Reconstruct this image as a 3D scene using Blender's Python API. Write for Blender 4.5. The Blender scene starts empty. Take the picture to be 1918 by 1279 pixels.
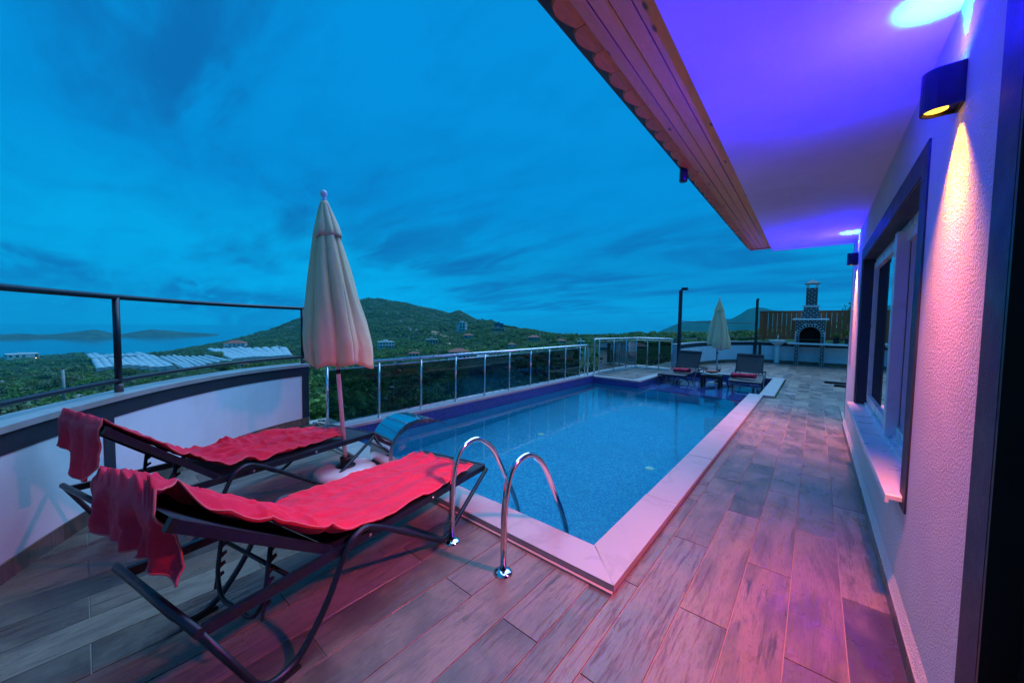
import bpy, bmesh, math, random
import numpy as np
from mathutils import Vector, Matrix
random.seed(7); rng = np.random.default_rng(7)
S = bpy.context.scene
R = math.radians
# ------------------------------------------------------------------ camera
CX, CY, FPX, CAMH = 959.0, 639.5, 677.7, 1.6          # pixels of the 1918 x 1279 photograph
YAW, PITCH, ROLL = R(39.98), R(2.817), R(-0.821)
def cam_axes():
    f = np.array([-math.sin(YAW)*math.cos(PITCH), math.cos(YAW)*math.cos(PITCH), -math.sin(PITCH)])
    r = np.array([math.cos(YAW), math.sin(YAW), 0]); d = np.cross(f, r)
    return np.array([r*math.cos(ROLL)+d*math.sin(ROLL), -r*math.sin(ROLL)+d*math.cos(ROLL), f])
AX = cam_axes(); CAM = np.array([0, 0, CAMH])
def ray(x, y):
    d = AX.T @ np.array([(x-CX)/FPX, (y-CY)/FPX, 1.0]); return d/np.linalg.norm(d)
def onz(x, y, z=0.0):
    d = ray(x, y); return CAM + d*((z-CAMH)/d[2])
cd = bpy.data.cameras.new('camera'); cam = bpy.data.objects.new('camera', cd)
S.collection.objects.link(cam); S.camera = cam
cd.sensor_width = 36; cd.lens = 36*FPX/1918; cd.clip_start = 0.02; cd.clip_end = 60000
m = Matrix.Identity(4)
for i in range(3):
    m[i][0], m[i][1], m[i][2], m[i][3] = AX[0][i], -AX[1][i], -AX[2][i], CAM[i]
cam.matrix_world = m
# ------------------------------------------------------------------ sky, sun, exposure
SUN_EL, SUN_AZ = R(60), R(352)        # azimuth measured from +Y towards +X: broad dusk glow high over the bay
W = bpy.data.worlds.new('World'); S.world = W; W.use_nodes = True
wn, wl = W.node_tree.nodes, W.node_tree.links
wn.clear()
def wnode(t, **k):
    n = wn.new(t)
    for a, b in k.items(): setattr(n, a, b)
    return n
def wmath(op, a, b=None, c=None, clamp=False):
    n = wnode('ShaderNodeMath', operation=op, use_clamp=clamp)
    for i, v in enumerate((a, b, c)):
        if v is None: continue
        if isinstance(v, (int, float)): n.inputs[i].default_value = v
        else: wl.new(v, n.inputs[i])
    return n.outputs[0]
def wmix(f, a, b, mode='MIX'):
    n = wnode('ShaderNodeMix', data_type='RGBA', blend_type=mode)
    for i, v in ((0, f), (6, a), (7, b)):
        if isinstance(v, (int, float)): n.inputs[i].default_value = v
        elif isinstance(v, tuple): n.inputs[i].default_value = (*v, 1)
        else: wl.new(v, n.inputs[i])
    return n.outputs[2]
sky = wnode('ShaderNodeTexSky', sky_type='NISHITA', sun_disc=False, sun_elevation=SUN_EL, sun_rotation=SUN_AZ,
            altitude=0, air_density=1.0, dust_density=0.2, ozone_density=4.0)
bw = wnode('ShaderNodeRGBToBW'); wl.new(sky.outputs[0], bw.inputs[0])
tc = wnode('ShaderNodeTexCoord'); sep = wnode('ShaderNodeSeparateXYZ'); wl.new(tc.outputs['Generated'], sep.inputs[0])
zc = wmath('MAXIMUM', sep.outputs[2], 0.0)
den = wmath('ADD', zc, 0.12)
px = wmath('DIVIDE', sep.outputs[0], den); py = wmath('DIVIDE', sep.outputs[1], den)
cmb = wnode('ShaderNodeCombineXYZ'); wl.new(px, cmb.inputs[0]); wl.new(py, cmb.inputs[1])
def wnoise(scale, detail, rough, dist, rotz, sx, sy, off):
    mp = wnode('ShaderNodeMapping'); wl.new(cmb.outputs[0], mp.inputs[0])
    mp.inputs['Rotation'].default_value = (0, 0, R(rotz)); mp.inputs['Scale'].default_value = (sx, sy, 1); mp.inputs['Location'].default_value = off
    n = wnode('ShaderNodeTexNoise'); wl.new(mp.outputs[0], n.inputs['Vector'])
    n.inputs['Scale'].default_value = scale; n.inputs['Detail'].default_value = detail
    n.inputs['Roughness'].default_value = rough; n.inputs['Distortion'].default_value = dist
    return n.outputs[0]
def wsmooth(v, a, b):
    n = wnode('ShaderNodeMapRange', interpolation_type='SMOOTHSTEP'); wl.new(v, n.inputs[0])
    n.inputs[1].default_value = a; n.inputs[2].default_value = b
    return n.outputs[0]
n1 = wnoise(0.55, 7, 0.55, 0.5, 35, 0.75, 1.5, (3.1, 1.7, 0))
n2 = wnoise(1.7, 8, 0.62, 0.8, 50, 0.55, 1.9, (7.3, 0.4, 0))
n3 = wnoise(0.16, 3, 0.5, 0.0, 20, 1, 1, (0.6, 2.2, 0))
dark = wmath('MULTIPLY', wsmooth(n1, 0.43, 0.60), wsmooth(n2, 0.30, 0.58))       # soft grey-blue cloud banks
bright = wsmooth(n3, 0.42, 0.62)                                                 # thinner veil letting the dusk glow through
# the sky's own brightness (Nishita) carries a deep dusk blue
el_n = wnode('ShaderNodeValToRGB'); wl.new(zc, el_n.inputs[0])
cr = el_n.color_ramp; cr.interpolation = 'EASE'
cr.elements[0].position = 0.0; cr.elements[0].color = (0.003, 0.270, 0.55, 1)
cr.elements[1].position = 1.0; cr.elements[1].color = (0.002, 0.190, 0.50, 1)
e = cr.elements.new(0.10); e.color = (0.002, 0.215, 0.50, 1)
e = cr.elements.new(0.33); e.color = (0.001, 0.220, 0.57, 1)
e = cr.elements.new(0.60); e.color = (0.001, 0.232, 0.61, 1)
c0 = wmix(wmath('MULTIPLY', bright, 0.6), el_n.outputs[0], (0.000, 0.41, 0.80))
n4 = wnoise(3.4, 6, 0.6, 0.6, 40, 0.8, 1.5, (1.3, 5.5, 0))
c0 = wmix(wmath('MULTIPLY', wsmooth(n4, 0.42, 0.68), 0.20), c0, (0.001, 0.15, 0.42))
c1 = wmix(wmath('MULTIPLY', dark, 0.85), c0, (0.003, 0.105, 0.34))
# Nishita luminance, normalised to about 1, varies the blue gently from the sunset side to the far side
lum = wmath('MULTIPLY', bw.outputs[0], 1.0)
nz = wnode('ShaderNodeMapRange'); wl.new(lum, nz.inputs[0])
nz.inputs[1].default_value = 0.0; nz.inputs[2].default_value = 12.0; nz.inputs[3].default_value = 6.2; nz.inputs[4].default_value = 7.6
scaled = wnode('ShaderNodeVectorMath', operation='SCALE'); wl.new(c1, scaled.inputs[0]); wl.new(nz.outputs[0], scaled.inputs['Scale'])
bg = wnode('ShaderNodeBackground'); wl.new(scaled.outputs[0], bg.inputs[0]); bg.inputs[1].default_value = 0.10
wo = wnode('ShaderNodeOutputWorld'); wl.new(bg.outputs[0], wo.inputs[0])
sl = bpy.data.lights.new('sun', 'SUN'); sl.energy = 2.1; sl.angle = R(60); sl.color = (0.34, 0.61, 1.0)
so = bpy.data.objects.new('sun', sl); S.collection.objects.link(so)
sd = Vector((math.sin(SUN_AZ)*math.cos(SUN_EL), math.cos(SUN_AZ)*math.cos(SUN_EL), math.sin(SUN_EL)))
so.rotation_euler = sd.to_track_quat('Z', 'Y').to_euler()
S.view_settings.view_transform = 'Standard'; S.view_settings.look = 'None'
S.view_settings.exposure = 0.9; S.view_settings.gamma = 1.0; S.view_settings.use_curve_mapping = False
S.render.engine = 'CYCLES'
cy = S.cycles
cy.use_denoising = True; cy.max_bounces = 10; cy.transparent_max_bounces = 16; cy.transmission_bounces = 8
cy.diffuse_bounces = 3; cy.glossy_bounces = 4; cy.sample_clamp_indirect = 4.0; cy.caustics_refractive = True; cy.caustics_reflective = False
cy.volume_bounces = 0; cy.volume_step_rate = 4
# ------------------------------------------------------------------ helpers
COL = S.collection
def tag(o, label=None, cat=None, group=None, kind=None):
    if label: o['label'] = label
    if cat: o['category'] = cat
    if group: o['group'] = group
    if kind: o['kind'] = kind
    return o
def thing(name, label, cat, loc=(0, 0, 0), rotz=0.0, group=None):
    o = bpy.data.objects.new(name, None); COL.objects.link(o); o.empty_display_size = 0.1
    o.location = loc; o.rotation_euler = (0, 0, rotz)
    return tag(o, label, cat, group)
class MB:
    def __init__(s): s.v = []; s.f = []; s.sm = []
    def add(s, vs, fs, smooth=False):
        b = len(s.v); s.v += [tuple(float(c) for c in v) for v in vs]
        s.f += [tuple(i+b for i in f) for f in fs]; s.sm += [smooth]*len(fs); return s
    def box(s, x0, x1, y0, y1, z0, z1):
        vs = [(x0,y0,z0),(x1,y0,z0),(x1,y1,z0),(x0,y1,z0),(x0,y0,z1),(x1,y0,z1),(x1,y1,z1),(x0,y1,z1)]
        return s.add(vs, [(0,3,2,1),(4,5,6,7),(0,1,5,4),(1,2,6,5),(2,3,7,6),(3,0,4,7)])
    def bevbox(s, x0, x1, y0, y1, z0, z1, b=0.004):
        # box whose top edges are chamfered
        vs = [(x0,y0,z0),(x1,y0,z0),(x1,y1,z0),(x0,y1,z0),(x0,y0,z1-b),(x1,y0,z1-b),(x1,y1,z1-b),(x0,y1,z1-b),
              (x0+b,y0+b,z1),(x1-b,y0+b,z1),(x1-b,y1-b,z1),(x0+b,y1-b,z1)]
        return s.add(vs, [(0,3,2,1),(0,1,5,4),(1,2,6,5),(2,3,7,6),(3,0,4,7),(4,5,9,8),(5,6,10,9),(6,7,11,10),(7,4,8,11),(8,9,10,11)])
    def hexa(s, a, b):   # two quads (4 points each) joined
        return s.add(list(a)+list(b), [(0,3,2,1),(4,5,6,7),(0,1,5,4),(1,2,6,5),(2,3,7,6),(3,0,4,7)])
    def bar(s, p, q, w, h, up=(0, 0, 1)):
        p, q, up = Vector(p), Vector(q), Vector(up); d = (q-p).normalized(); sd = d.cross(up)
        if sd.length < 1e-4: sd = d.cross(Vector((1, 0, 0)))
        sd.normalize(); u = sd.cross(d).normalized()
        c = lambda P: [P-sd*w/2-u*h/2, P+sd*w/2-u*h/2, P+sd*w/2+u*h/2, P-sd*w/2+u*h/2]
        return s.hexa(c(p), c(q))
    def tube(s, path, r, n=10, closed=False, caps=True):
        P = [Vector(p) for p in path]; m = len(P); rr = r if isinstance(r, (list, tuple)) else [r]*m
        T = []
        for i in range(m):
            a = P[i-1] if (i > 0 or closed) else P[i]; b = P[(i+1) % m] if (i < m-1 or closed) else P[i]
            T.append((b-a).normalized())
        ref = Vector((0, 0, 1)) if abs(T[0].z) < 0.9 else Vector((1, 0, 0))
        nrm = T[0].cross(ref).normalized(); vs = []
        for i in range(m):
            nrm = (nrm - T[i]*nrm.dot(T[i])).normalized(); bn = T[i].cross(nrm)
            for k in range(n):
                a = 2*math.pi*k/n; vs.append(P[i] + (nrm*math.cos(a)+bn*math.sin(a))*rr[i])
        fs = []
        for i in range(m if closed else m-1):
            j = (i+1) % m
            for k in range(n): fs.append((i*n+k, i*n+(k+1) % n, j*n+(k+1) % n, j*n+k))
        b = len(s.v); s.add(vs, fs, True)
        if caps and not closed:
            s.f.append(tuple(b+k for k in range(n))[::-1]); s.f.append(tuple(b+(m-1)*n+k for k in range(n))); s.sm += [False, False]
        return s
    def lathe(s, prof, c=(0, 0, 0), n=24, smooth=True, caps=True):
        vs = []; fs = []
        for r, z in prof:
            for k in range(n):
                a = 2*math.pi*k/n; vs.append((c[0]+r*math.cos(a), c[1]+r*math.sin(a), c[2]+z))
        for i in range(len(prof)-1):
            for k in range(n): fs.append((i*n+k, i*n+(k+1) % n, (i+1)*n+(k+1) % n, (i+1)*n+k))
        b = len(s.v); s.add(vs, fs, smooth)
        if caps:
            s.f.append(tuple(b+k for k in range(n))[::-1]); s.f.append(tuple(b+(len(prof)-1)*n+k for k in range(n))); s.sm += [False, False]
        return s
    def grid(s, P, smooth=True):   # P[i][j] of points
        ni, nj = len(P), len(P[0]); vs = [p for row in P for p in row]
        fs = [(i*nj+j, i*nj+j+1, (i+1)*nj+j+1, (i+1)*nj+j) for i in range(ni-1) for j in range(nj-1)]
        return s.add(vs, fs, smooth)
    def prism(s, poly, z0, z1):    # horizontal polygon, ccw
        n = len(poly); vs = [(x, y, z0) for x, y in poly]+[(x, y, z1) for x, y in poly]
        fs = [tuple(range(n))[::-1], tuple(range(n, 2*n))]+[(i, (i+1) % n, n+(i+1) % n, n+i) for i in range(n)]
        return s.add(vs, fs)
    def mesh(s, name):
        me = bpy.data.meshes.new(name); me.from_pydata(s.v, [], s.f); me.update()
        me.polygons.foreach_set('use_smooth', s.sm); return me
    def build(s, name, mat, parent=None, rel=True):
        """one mesh object; with a parent, vertices are taken as world coordinates unless rel is False"""
        me = s.mesh(name)
        if mat: me.materials.append(mat)
        o = bpy.data.objects.new(name, me); COL.objects.link(o)
        if parent is not None:
            o.parent = parent
            if rel:
                b = Vector((0, 0, 0)); p = parent
                while p is not None: b += p.location; p = p.parent
                me.transform(Matrix.Translation(-b))
        return o
def fillet(pts, r, n=6, closed=False):
    P = [Vector(p) for p in pts]; out = []; m = len(P)
    for i in range(m):
        if not closed and i in (0, m-1): out.append(P[i]); continue
        a, b, c = P[i-1], P[i], P[(i+1) % m]; d1 = (a-b); d2 = (c-b)
        k = min(r, d1.length*0.48, d2.length*0.48); s_, e_ = b+d1.normalized()*k, b+d2.normalized()*k
        for t in range(n+1):
            u = t/n; out.append(s_*(1-u)**2+b*2*u*(1-u)+e_*u*u)
    return out
def copy_tree(o, parent=None):
    c = o.copy(); COL.objects.link(c); c.parent = parent
    for ch in list(o.children): copy_tree(ch, c)
    return c
# ------------------------------------------------------------------ materials
class NT:
    def __init__(s, name):
        s.m = bpy.data.materials.new(name); s.m.use_nodes = True; s.t = s.m.node_tree; s.t.nodes.clear()
        s.out = s.t.nodes.new('ShaderNodeOutputMaterial')
    def n(s, t, ins=None, **k):
        x = s.t.nodes.new(t)
        for a, b in k.items(): setattr(x, a, b)
        for a, b in (ins or {}).items(): s.set(x.inputs[a], b)
        return x
    def set(s, sock, v):
        if isinstance(v, bpy.types.NodeSocket): s.t.links.new(v, sock)
        elif isinstance(v, tuple) and len(v) == 3 and sock.type == 'RGBA': sock.default_value = (*v, 1)
        else: sock.default_value = v
    def math(s, op, a, b=0.0, c=0.0, clamp=False):
        return s.n('ShaderNodeMath', {0: a, 1: b, 2: c}, operation=op, use_clamp=clamp).outputs[0]
    def mix(s, f, a, b, mode='MIX'):
        return s.n('ShaderNodeMix', {0: f, 6: a, 7: b}, data_type='RGBA', blend_type=mode).outputs[2]
    def noise(s, vec, scale, detail=4, rough=0.5, dist=0.0):
        return s.n('ShaderNodeTexNoise', {'Vector': vec, 'Scale': scale, 'Detail': detail, 'Roughness': rough, 'Distortion': dist}).outputs[0]
    def coord(s, which='Object', scale=None, loc=None, rot=None):
        c = s.n('ShaderNodeTexCoord').outputs[which]
        if scale or loc or rot:
            c = s.n('ShaderNodeMapping', {'Vector': c, 'Scale': scale or (1, 1, 1), 'Location': loc or (0, 0, 0), 'Rotation': rot or (0, 0, 0)}).outputs[0]
        return c
    def pos(s): return s.n('ShaderNodeNewGeometry').outputs['Position']
    def ramp(s, v, stops, interp='LINEAR'):
        x = s.n('ShaderNodeValToRGB', {0: v}); c = x.color_ramp; c.interpolation = interp
        c.elements[0].position, c.elements[0].color = stops[0][0], (*stops[0][1], 1)
        c.elements[1].position, c.elements[1].color = stops[-1][0], (*stops[-1][1], 1)
        for p, k in stops[1:-1]: e = c.elements.new(p); e.color = (*k, 1)
        return x.outputs[0]
    def step(s, v, a, b, lo=0.0, hi=1.0):
        return s.n('ShaderNodeMapRange', {0: v, 1: a, 2: b, 3: lo, 4: hi}, interpolation_type='SMOOTHSTEP').outputs[0]
    def bump(s, h, strength=0.3, dist=0.01):
        return s.n('ShaderNodeBump', {'Height': h, 'Strength': strength, 'Distance': dist}).outputs[0]
    def pbsdf(s, **k):
        names = dict(col='Base Color', rough='Roughness', metal='Metallic', nor='Normal', spec='Specular IOR Level', trans='Transmission Weight',
                     ior='IOR', coat='Coat Weight', sheen='Sheen Weight', emit='Emission Color', emits='Emission Strength', alpha='Alpha', sss='Subsurface Weight')
        return s.n('ShaderNodeBsdfPrincipled', {names[a]: b for a, b in k.items()})
    def done(s, sh):
        s.t.links.new(sh if isinstance(sh, bpy.types.NodeSocket) else sh.outputs[0], s.out.inputs[0]); return s.m
def plain(name, col, rough=0.5, metal=0.0, var=0.15, vscale=6.0, bump=0.0, bscale=60.0, coat=0.0, spec=0.5):
    t = NT(name); c = t.coord('Object'); nz = t.noise(c, vscale, 5, 0.6)
    k = t.n('ShaderNodeMapRange', {0: nz, 1: 0.3, 2: 0.7, 3: 1-var, 4: 1+var}).outputs[0]
    cc = t.n('ShaderNodeVectorMath', {0: tuple(col), 'Scale': k}, operation='SCALE').outputs[0]
    rr = t.n('ShaderNodeMapRange', {0: nz, 1: 0.3, 2: 0.7, 3: max(0.02, rough*0.8), 4: min(1, rough*1.2)}).outputs[0]
    args = dict(col=cc, rough=rr, metal=metal, coat=coat, spec=spec)
    if bump: args['nor'] = t.bump(t.noise(c, bscale, 3), bump, 0.004)
    return t.done(t.pbsdf(**args))
def rough_white(name, col, bscale, bstr, bdist):
    t = NT(name); p = t.pos(); a = t.noise(p, 1.3, 6, 0.6); b = t.noise(p, bscale, 3, 0.6); c = t.noise(p, bscale*3, 2, 0.5)
    cc = t.mix(t.step(a, 0.3, 0.75), tuple(col), tuple(x*0.86 for x in col))
    return t.done(t.pbsdf(col=cc, rough=0.75, nor=t.bump(t.math('ADD', b, t.math('MULTIPLY', c, 0.5)), bstr, bdist)))
def mat_plank():
    t = NT('wood_look_tile'); oi = t.n('ShaderNodeObjectInfo'); rnd = oi.outputs['Random']
    off = t.n('ShaderNodeCombineXYZ', {0: t.math('MULTIPLY', rnd, 37.0), 1: t.math('MULTIPLY', rnd, 91.0), 2: 0.0}).outputs[0]
    p = t.n('ShaderNodeVectorMath', {0: t.pos(), 1: off}, operation='ADD').outputs[0]
    g = t.n('ShaderNodeMapping', {'Vector': p, 'Scale': (34, 2.6, 1)}).outputs[0]
    grain = t.noise(g, 1.0, 10, 0.74, 0.5)
    fine = t.noise(t.n('ShaderNodeMapping', {'Vector': p, 'Scale': (150, 12, 1)}).outputs[0], 1.0, 5, 0.7, 0.2)
    cloud = t.noise(p, 2.6, 5, 0.6, 0.4)
    wea = t.noise(t.n('ShaderNodeMapping', {'Vector': p, 'Scale': (5, 1.1, 1)}).outputs[0], 1.0, 5, 0.6, 0.8)
    base = t.ramp(rnd, [(0.0, (0.060, 0.040, 0.036)), (0.2, (0.19, 0.135, 0.11)), (0.36, (0.085, 0.060, 0.052)), (0.5, (0.30, 0.225, 0.175)), (0.66, (0.11, 0.092, 0.092)), (0.82, (0.24, 0.155, 0.11)), (1.0, (0.11, 0.078, 0.07))])
    c = t.mix(t.math('MULTIPLY', t.step(cloud, 0.42, 0.64), 0.5), base, (0.27, 0.205, 0.16))
    c = t.mix(t.math('MULTIPLY', t.step(wea, 0.47, 0.66), 0.75), c, (0.095, 0.068, 0.06))
    amt = t.n('ShaderNodeMapRange', {0: t.math('FRACT', t.math('MULTIPLY', rnd, 7.31)), 1: 0, 2: 1, 3: 0.30, 4: 1.0}).outputs[0]
    c = t.mix(t.math('MULTIPLY', t.step(grain, 0.52, 0.66), amt), c, (0.040, 0.030, 0.030))
    c = t.mix(t.math('MULTIPLY', t.step(fine, 0.48, 0.66), 0.60), c, (0.060, 0.045, 0.042))
    h = t.math('SUBTRACT', t.math('MULTIPLY', fine, 0.6), t.step(grain, 0.5, 0.68))
    rg = t.n('ShaderNodeMapRange', {0: cloud, 1: 0.3, 2: 0.7, 3: 0.22, 4: 0.44}).outputs[0]
    return t.done(t.pbsdf(col=c, rough=rg, nor=t.bump(h, 0.35, 0.003)))
def mosaic(name, u, v, cols, cell=0.026, grout=(0.008, 0.20, 0.44)):
    """small pool mosaic; u, v = world axes across the face"""
    t = NT(name); s = t.n('ShaderNodeSeparateXYZ', {0: t.pos()}); a = t.math('DIVIDE', s.outputs[u], cell); b = t.math('DIVIDE', s.outputs[v], cell)
    ia, ib = t.math('FLOOR', a), t.math('FLOOR', b)
    wn_ = t.n('ShaderNodeTexWhiteNoise', {'Vector': t.n('ShaderNodeCombineXYZ', {0: ia, 1: ib, 2: 3.0}).outputs[0]}, noise_dimensions='3D').outputs['Value']
    c = t.ramp(wn_, cols, 'CONSTANT')
    fa, fb = t.math('ABSOLUTE', t.math('SUBTRACT', t.math('FRACT', a), 0.5)), t.math('ABSOLUTE', t.math('SUBTRACT', t.math('FRACT', b), 0.5))
    g = t.step(t.math('MAXIMUM', fa, fb), 0.37, 0.43)
    c = t.mix(g, c, grout)
    big = t.noise(t.pos(), 0.8, 4, 0.5)
    c = t.mix(t.math('MULTIPLY', t.step(big, 0.45, 0.7), 0.2), c, tuple(x*0.6 for x in cols[0][1]))
    return t.done(t.pbsdf(col=c, rough=t.math('ADD', t.math('MULTIPLY', g, 0.5), 0.12), nor=t.bump(t.math('SUBTRACT', 1.0, g), 0.4, 0.002)))
def mat_marble(name='coping_marble', base=(0.40, 0.39, 0.385)):
    t = NT(name); rnd = t.n('ShaderNodeObjectInfo').outputs['Random']
    p = t.n('ShaderNodeVectorMath', {0: t.pos(), 1: t.n('ShaderNodeCombineXYZ', {0: t.math('MULTIPLY', rnd, 31.0), 1: t.math('MULTIPLY', rnd, 17.0), 2: 0.0}).outputs[0]}, operation='ADD').outputs[0]
    a = t.noise(t.n('ShaderNodeMapping', {'Vector': p, 'Scale': (1, 1, 1), 'Rotation': (0, 0, 0.9)}).outputs[0], 1.2, 6, 0.55, 1.0)
    v = t.step(t.math('ABSOLUTE', t.math('SUBTRACT', a, 0.5)), 0.0, 0.05)
    c = t.mix(v, (0.345, 0.335, 0.335), tuple(base)); c = t.mix(t.math('MULTIPLY', t.step(t.noise(p, 1.1, 4), 0.4, 0.7), 0.4), c, (0.33, 0.315, 0.30))
    return t.done(t.pbsdf(col=c, rough=0.34, nor=t.bump(t.noise(p, 60, 3), 0.05, 0.002)))
def mat_wood(name, c1, c2, axis=1, knots=True, rough=0.45, ks=1.0):
    t = NT(name); rnd = t.n('ShaderNodeObjectInfo').outputs['Random']
    off = t.n('ShaderNodeCombineXYZ', {0: t.math('MULTIPLY', rnd, 23.0), 1: t.math('MULTIPLY', rnd, 57.0), 2: t.math('MULTIPLY', rnd, 11.0)}).outputs[0]
    p = t.n('ShaderNodeVectorMath', {0: t.pos(), 1: off}, operation='ADD').outputs[0]
    sc = [14, 14, 14]; sc[axis] = 0.9
    sk = [7.0*ks, 7.0*ks, 7.0*ks]; sk[axis] = 2.1*ks
    kv = t.n('ShaderNodeTexVoronoi', {'Vector': t.n('ShaderNodeMapping', {'Vector': p, 'Scale': tuple(sk)}).outputs[0], 'Scale': 1.0, 'Randomness': 1.0}, voronoi_dimensions='2D')
    d = kv.outputs['Distance']
    warp = t.step(d, 0.0, 0.45, 1.0, 0.0)
    g = t.noise(t.n('ShaderNodeVectorMath', {0: t.n('ShaderNodeMapping', {'Vector': p, 'Scale': tuple(sc)}).outputs[0], 1: t.n('ShaderNodeCombineXYZ', {0: t.math('MULTIPLY', warp, 2.0), 1: t.math('MULTIPLY', warp, 2.0), 2: t.math('MULTIPLY', warp, 2.0)}).outputs[0]}, operation='ADD').outputs[0], 1.0, 6, 0.6, 1.4)
    rings = t.math('FRACT', t.math('MULTIPLY', g, 7.0))
    c = t.mix(t.math('MULTIPLY', rings, 0.55), tuple(c1), tuple(c2))
    tone = t.n('ShaderNodeMapRange', {0: rnd, 1: 0, 2: 1, 3: 0.85, 4: 1.12}).outputs[0]
    c = t.n('ShaderNodeVectorMath', {0: c, 'Scale': tone}, operation='SCALE').outputs[0]
    if knots:
        sel = t.math('GREATER_THAN', t.n('ShaderNodeSeparateColor', {0: kv.outputs['Color']}).outputs[0], 0.55)
        k = t.math('MULTIPLY', t.step(d, 0.03, 0.085, 0.85, 0.0), sel)
        c = t.mix(k, c, (0.05, 0.018, 0.008))
    return t.done(t.pbsdf(col=c, rough=rough, nor=t.bump(rings, 0.08, 0.002)))
def mat_cloth(name, c1, c2, scale=900, b=0.4, sheen=0.4, transl=0.0, fold=0.0):
    t = NT(name); p = t.coord('Object'); a = t.noise(p, scale, 2, 0.7); l = t.noise(p, 7, 5, 0.6)
    mid = t.noise(p, 60, 4, 0.7)
    c = t.mix(t.step(l, 0.3, 0.7), tuple(c1), tuple(c2)); c = t.mix(t.math('MULTIPLY', t.step(mid, 0.45, 0.7), 0.25), c, tuple(x*0.6 for x in c1))
    sh = t.pbsdf(col=c, rough=0.9, sheen=sheen, nor=t.bump(t.math('ADD', a, t.math('MULTIPLY', mid, 0.9)), b, 0.004))
    if transl:
        tr = t.n('ShaderNodeBsdfTranslucent', {'Color': c}); return t.done(t.n('ShaderNodeMixShader', {0: transl, 1: sh.outputs[0], 2: tr.outputs[0]}))
    return t.done(sh)
def mat_leaf(name, cols, tr=0.25):
    t = NT(name); rnd = t.n('ShaderNodeObjectInfo').outputs['Random']; ri = t.n('ShaderNodeNewGeometry').outputs['Random Per Island']
    c = t.ramp(ri, [(i/(len(cols)-1), k) for i, k in enumerate(cols)])
    h = t.n('ShaderNodeHueSaturation', {'Hue': t.n('ShaderNodeMapRange', {0: rnd, 1: 0, 2: 1, 3: 0.47, 4: 0.53}).outputs[0], 'Value': t.n('ShaderNodeMapRange', {0: rnd, 1: 0, 2: 1, 3: 0.75, 4: 1.3}).outputs[0], 'Color': c}).outputs[0]
    d = t.pbsdf(col=h, rough=0.6, spec=0.12); x = t.n('ShaderNodeBsdfTranslucent', {'Color': h})
    return t.done(t.n('ShaderNodeMixShader', {0: tr, 1: d.outputs[0], 2: x.outputs[0]}))
def mat_glass(name, tint, refl=1.0, ior=1.5, rough=0.0):
    t = NT(name); fr = t.n('ShaderNodeFresnel', {'IOR': ior}).outputs[0]
    tr = t.n('ShaderNodeBsdfTransparent', {'Color': tuple(tint)}); gl = t.n('ShaderNodeBsdfGlossy', {'Color': (0.95, 0.97, 1.0), 'Roughness': rough})
    return t.done(t.n('ShaderNodeMixShader', {0: t.math('MULTIPLY', fr, refl, clamp=True), 1: tr.outputs[0], 2: gl.outputs[0]}))
def mat_emit(name, col, s):
    t = NT(name); return t.done(t.n('ShaderNodeEmission', {'Color': tuple(col), 'Strength': s}))
M = {}
M['plank'] = mat_plank()
M['grout'] = plain('grout', (0.36, 0.29, 0.25), 0.9, var=0.12, vscale=12)
M['marble'] = mat_marble()
M['stucco'] = rough_white('white_stucco', (0.78, 0.77, 0.76), 85, 1.0, 0.012)
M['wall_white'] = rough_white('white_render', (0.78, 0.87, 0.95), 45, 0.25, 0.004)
M['soffit'] = rough_white('soffit_white', (0.80, 0.78, 0.80), 30, 0.5, 0.003)
M['navy'] = plain('dark_blue_paint', (0.018, 0.024, 0.040), 0.55, var=0.2, bump=0.3, bscale=120)
M['black'] = plain('doorway_black', (0.006, 0.006, 0.008), 0.45, var=0.2)
M['band_blue'] = [(0.0, (0.004, 0.022, 0.20)), (0.3, (0.006, 0.035, 0.30)), (0.55, (0.003, 0.016, 0.15)), (0.8, (0.012, 0.06, 0.40)), (1.0, (0.02, 0.09, 0.5))]
pool_b = [(0.0, (0.015, 0.50, 0.66)), (0.25, (0.02, 0.57, 0.70)), (0.5, (0.01, 0.40, 0.58)), (0.72, (0.04, 0.66, 0.74)), (0.88, (0.015, 0.52, 0.66))]
M['mos_floor'] = mosaic('mosaic_floor', 0, 1, pool_b); M['mos_wx'] = mosaic('mosaic_wall_x', 1, 2, pool_b); M['mos_wy'] = mosaic('mosaic_wall_y', 0, 2, pool_b)
M['band_x'] = mosaic('mosaic_band_x', 1, 2, M['band_blue'], grout=(0.10, 0.16, 0.38)); M['band_y'] = mosaic('mosaic_band_y', 0, 2, M['band_blue'], grout=(0.10, 0.16, 0.38))
M['band_f'] = mosaic('mosaic_band_floor', 0, 1, M['band_blue'], grout=(0.10, 0.16, 0.38))
M['steel'] = plain('polished_steel', (0.72, 0.72, 0.72), 0.09, 1.0, var=0.04, vscale=30)
M['rail_steel'] = plain('rail_aluminium', (0.62, 0.66, 0.68), 0.28, 1.0, var=0.08)
M['glass_tint'] = mat_glass('smoked_glass', (0.41, 0.51, 0.53), 0.45, 1.45)
M['pane'] = mat_glass('window_glass', (0.55, 0.6, 0.62), 2.2, 1.52)
M['drink_glass'] = mat_glass('drink_glass', (0.85, 0.9, 0.9), 1.0, 1.4)
M['metal_dark'] = plain('dark_powder_coat', (0.012, 0.020, 0.032), 0.38, 0.3, var=0.2, vscale=20, bump=0.1, bscale=300)
M['textilene'] = plain('dark_textilene', (0.010, 0.018, 0.030), 0.6, var=0.2, bump=0.5, bscale=600)
M['towel'] = mat_cloth('red_terry', (0.76, 0.008, 0.045), (0.84, 0.014, 0.060), 420, 0.55, 0.08)
M['hem'] = mat_cloth('red_hem', (0.80, 0.09, 0.10), (0.82, 0.12, 0.13), 300, 0.3, 0.3)
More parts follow.
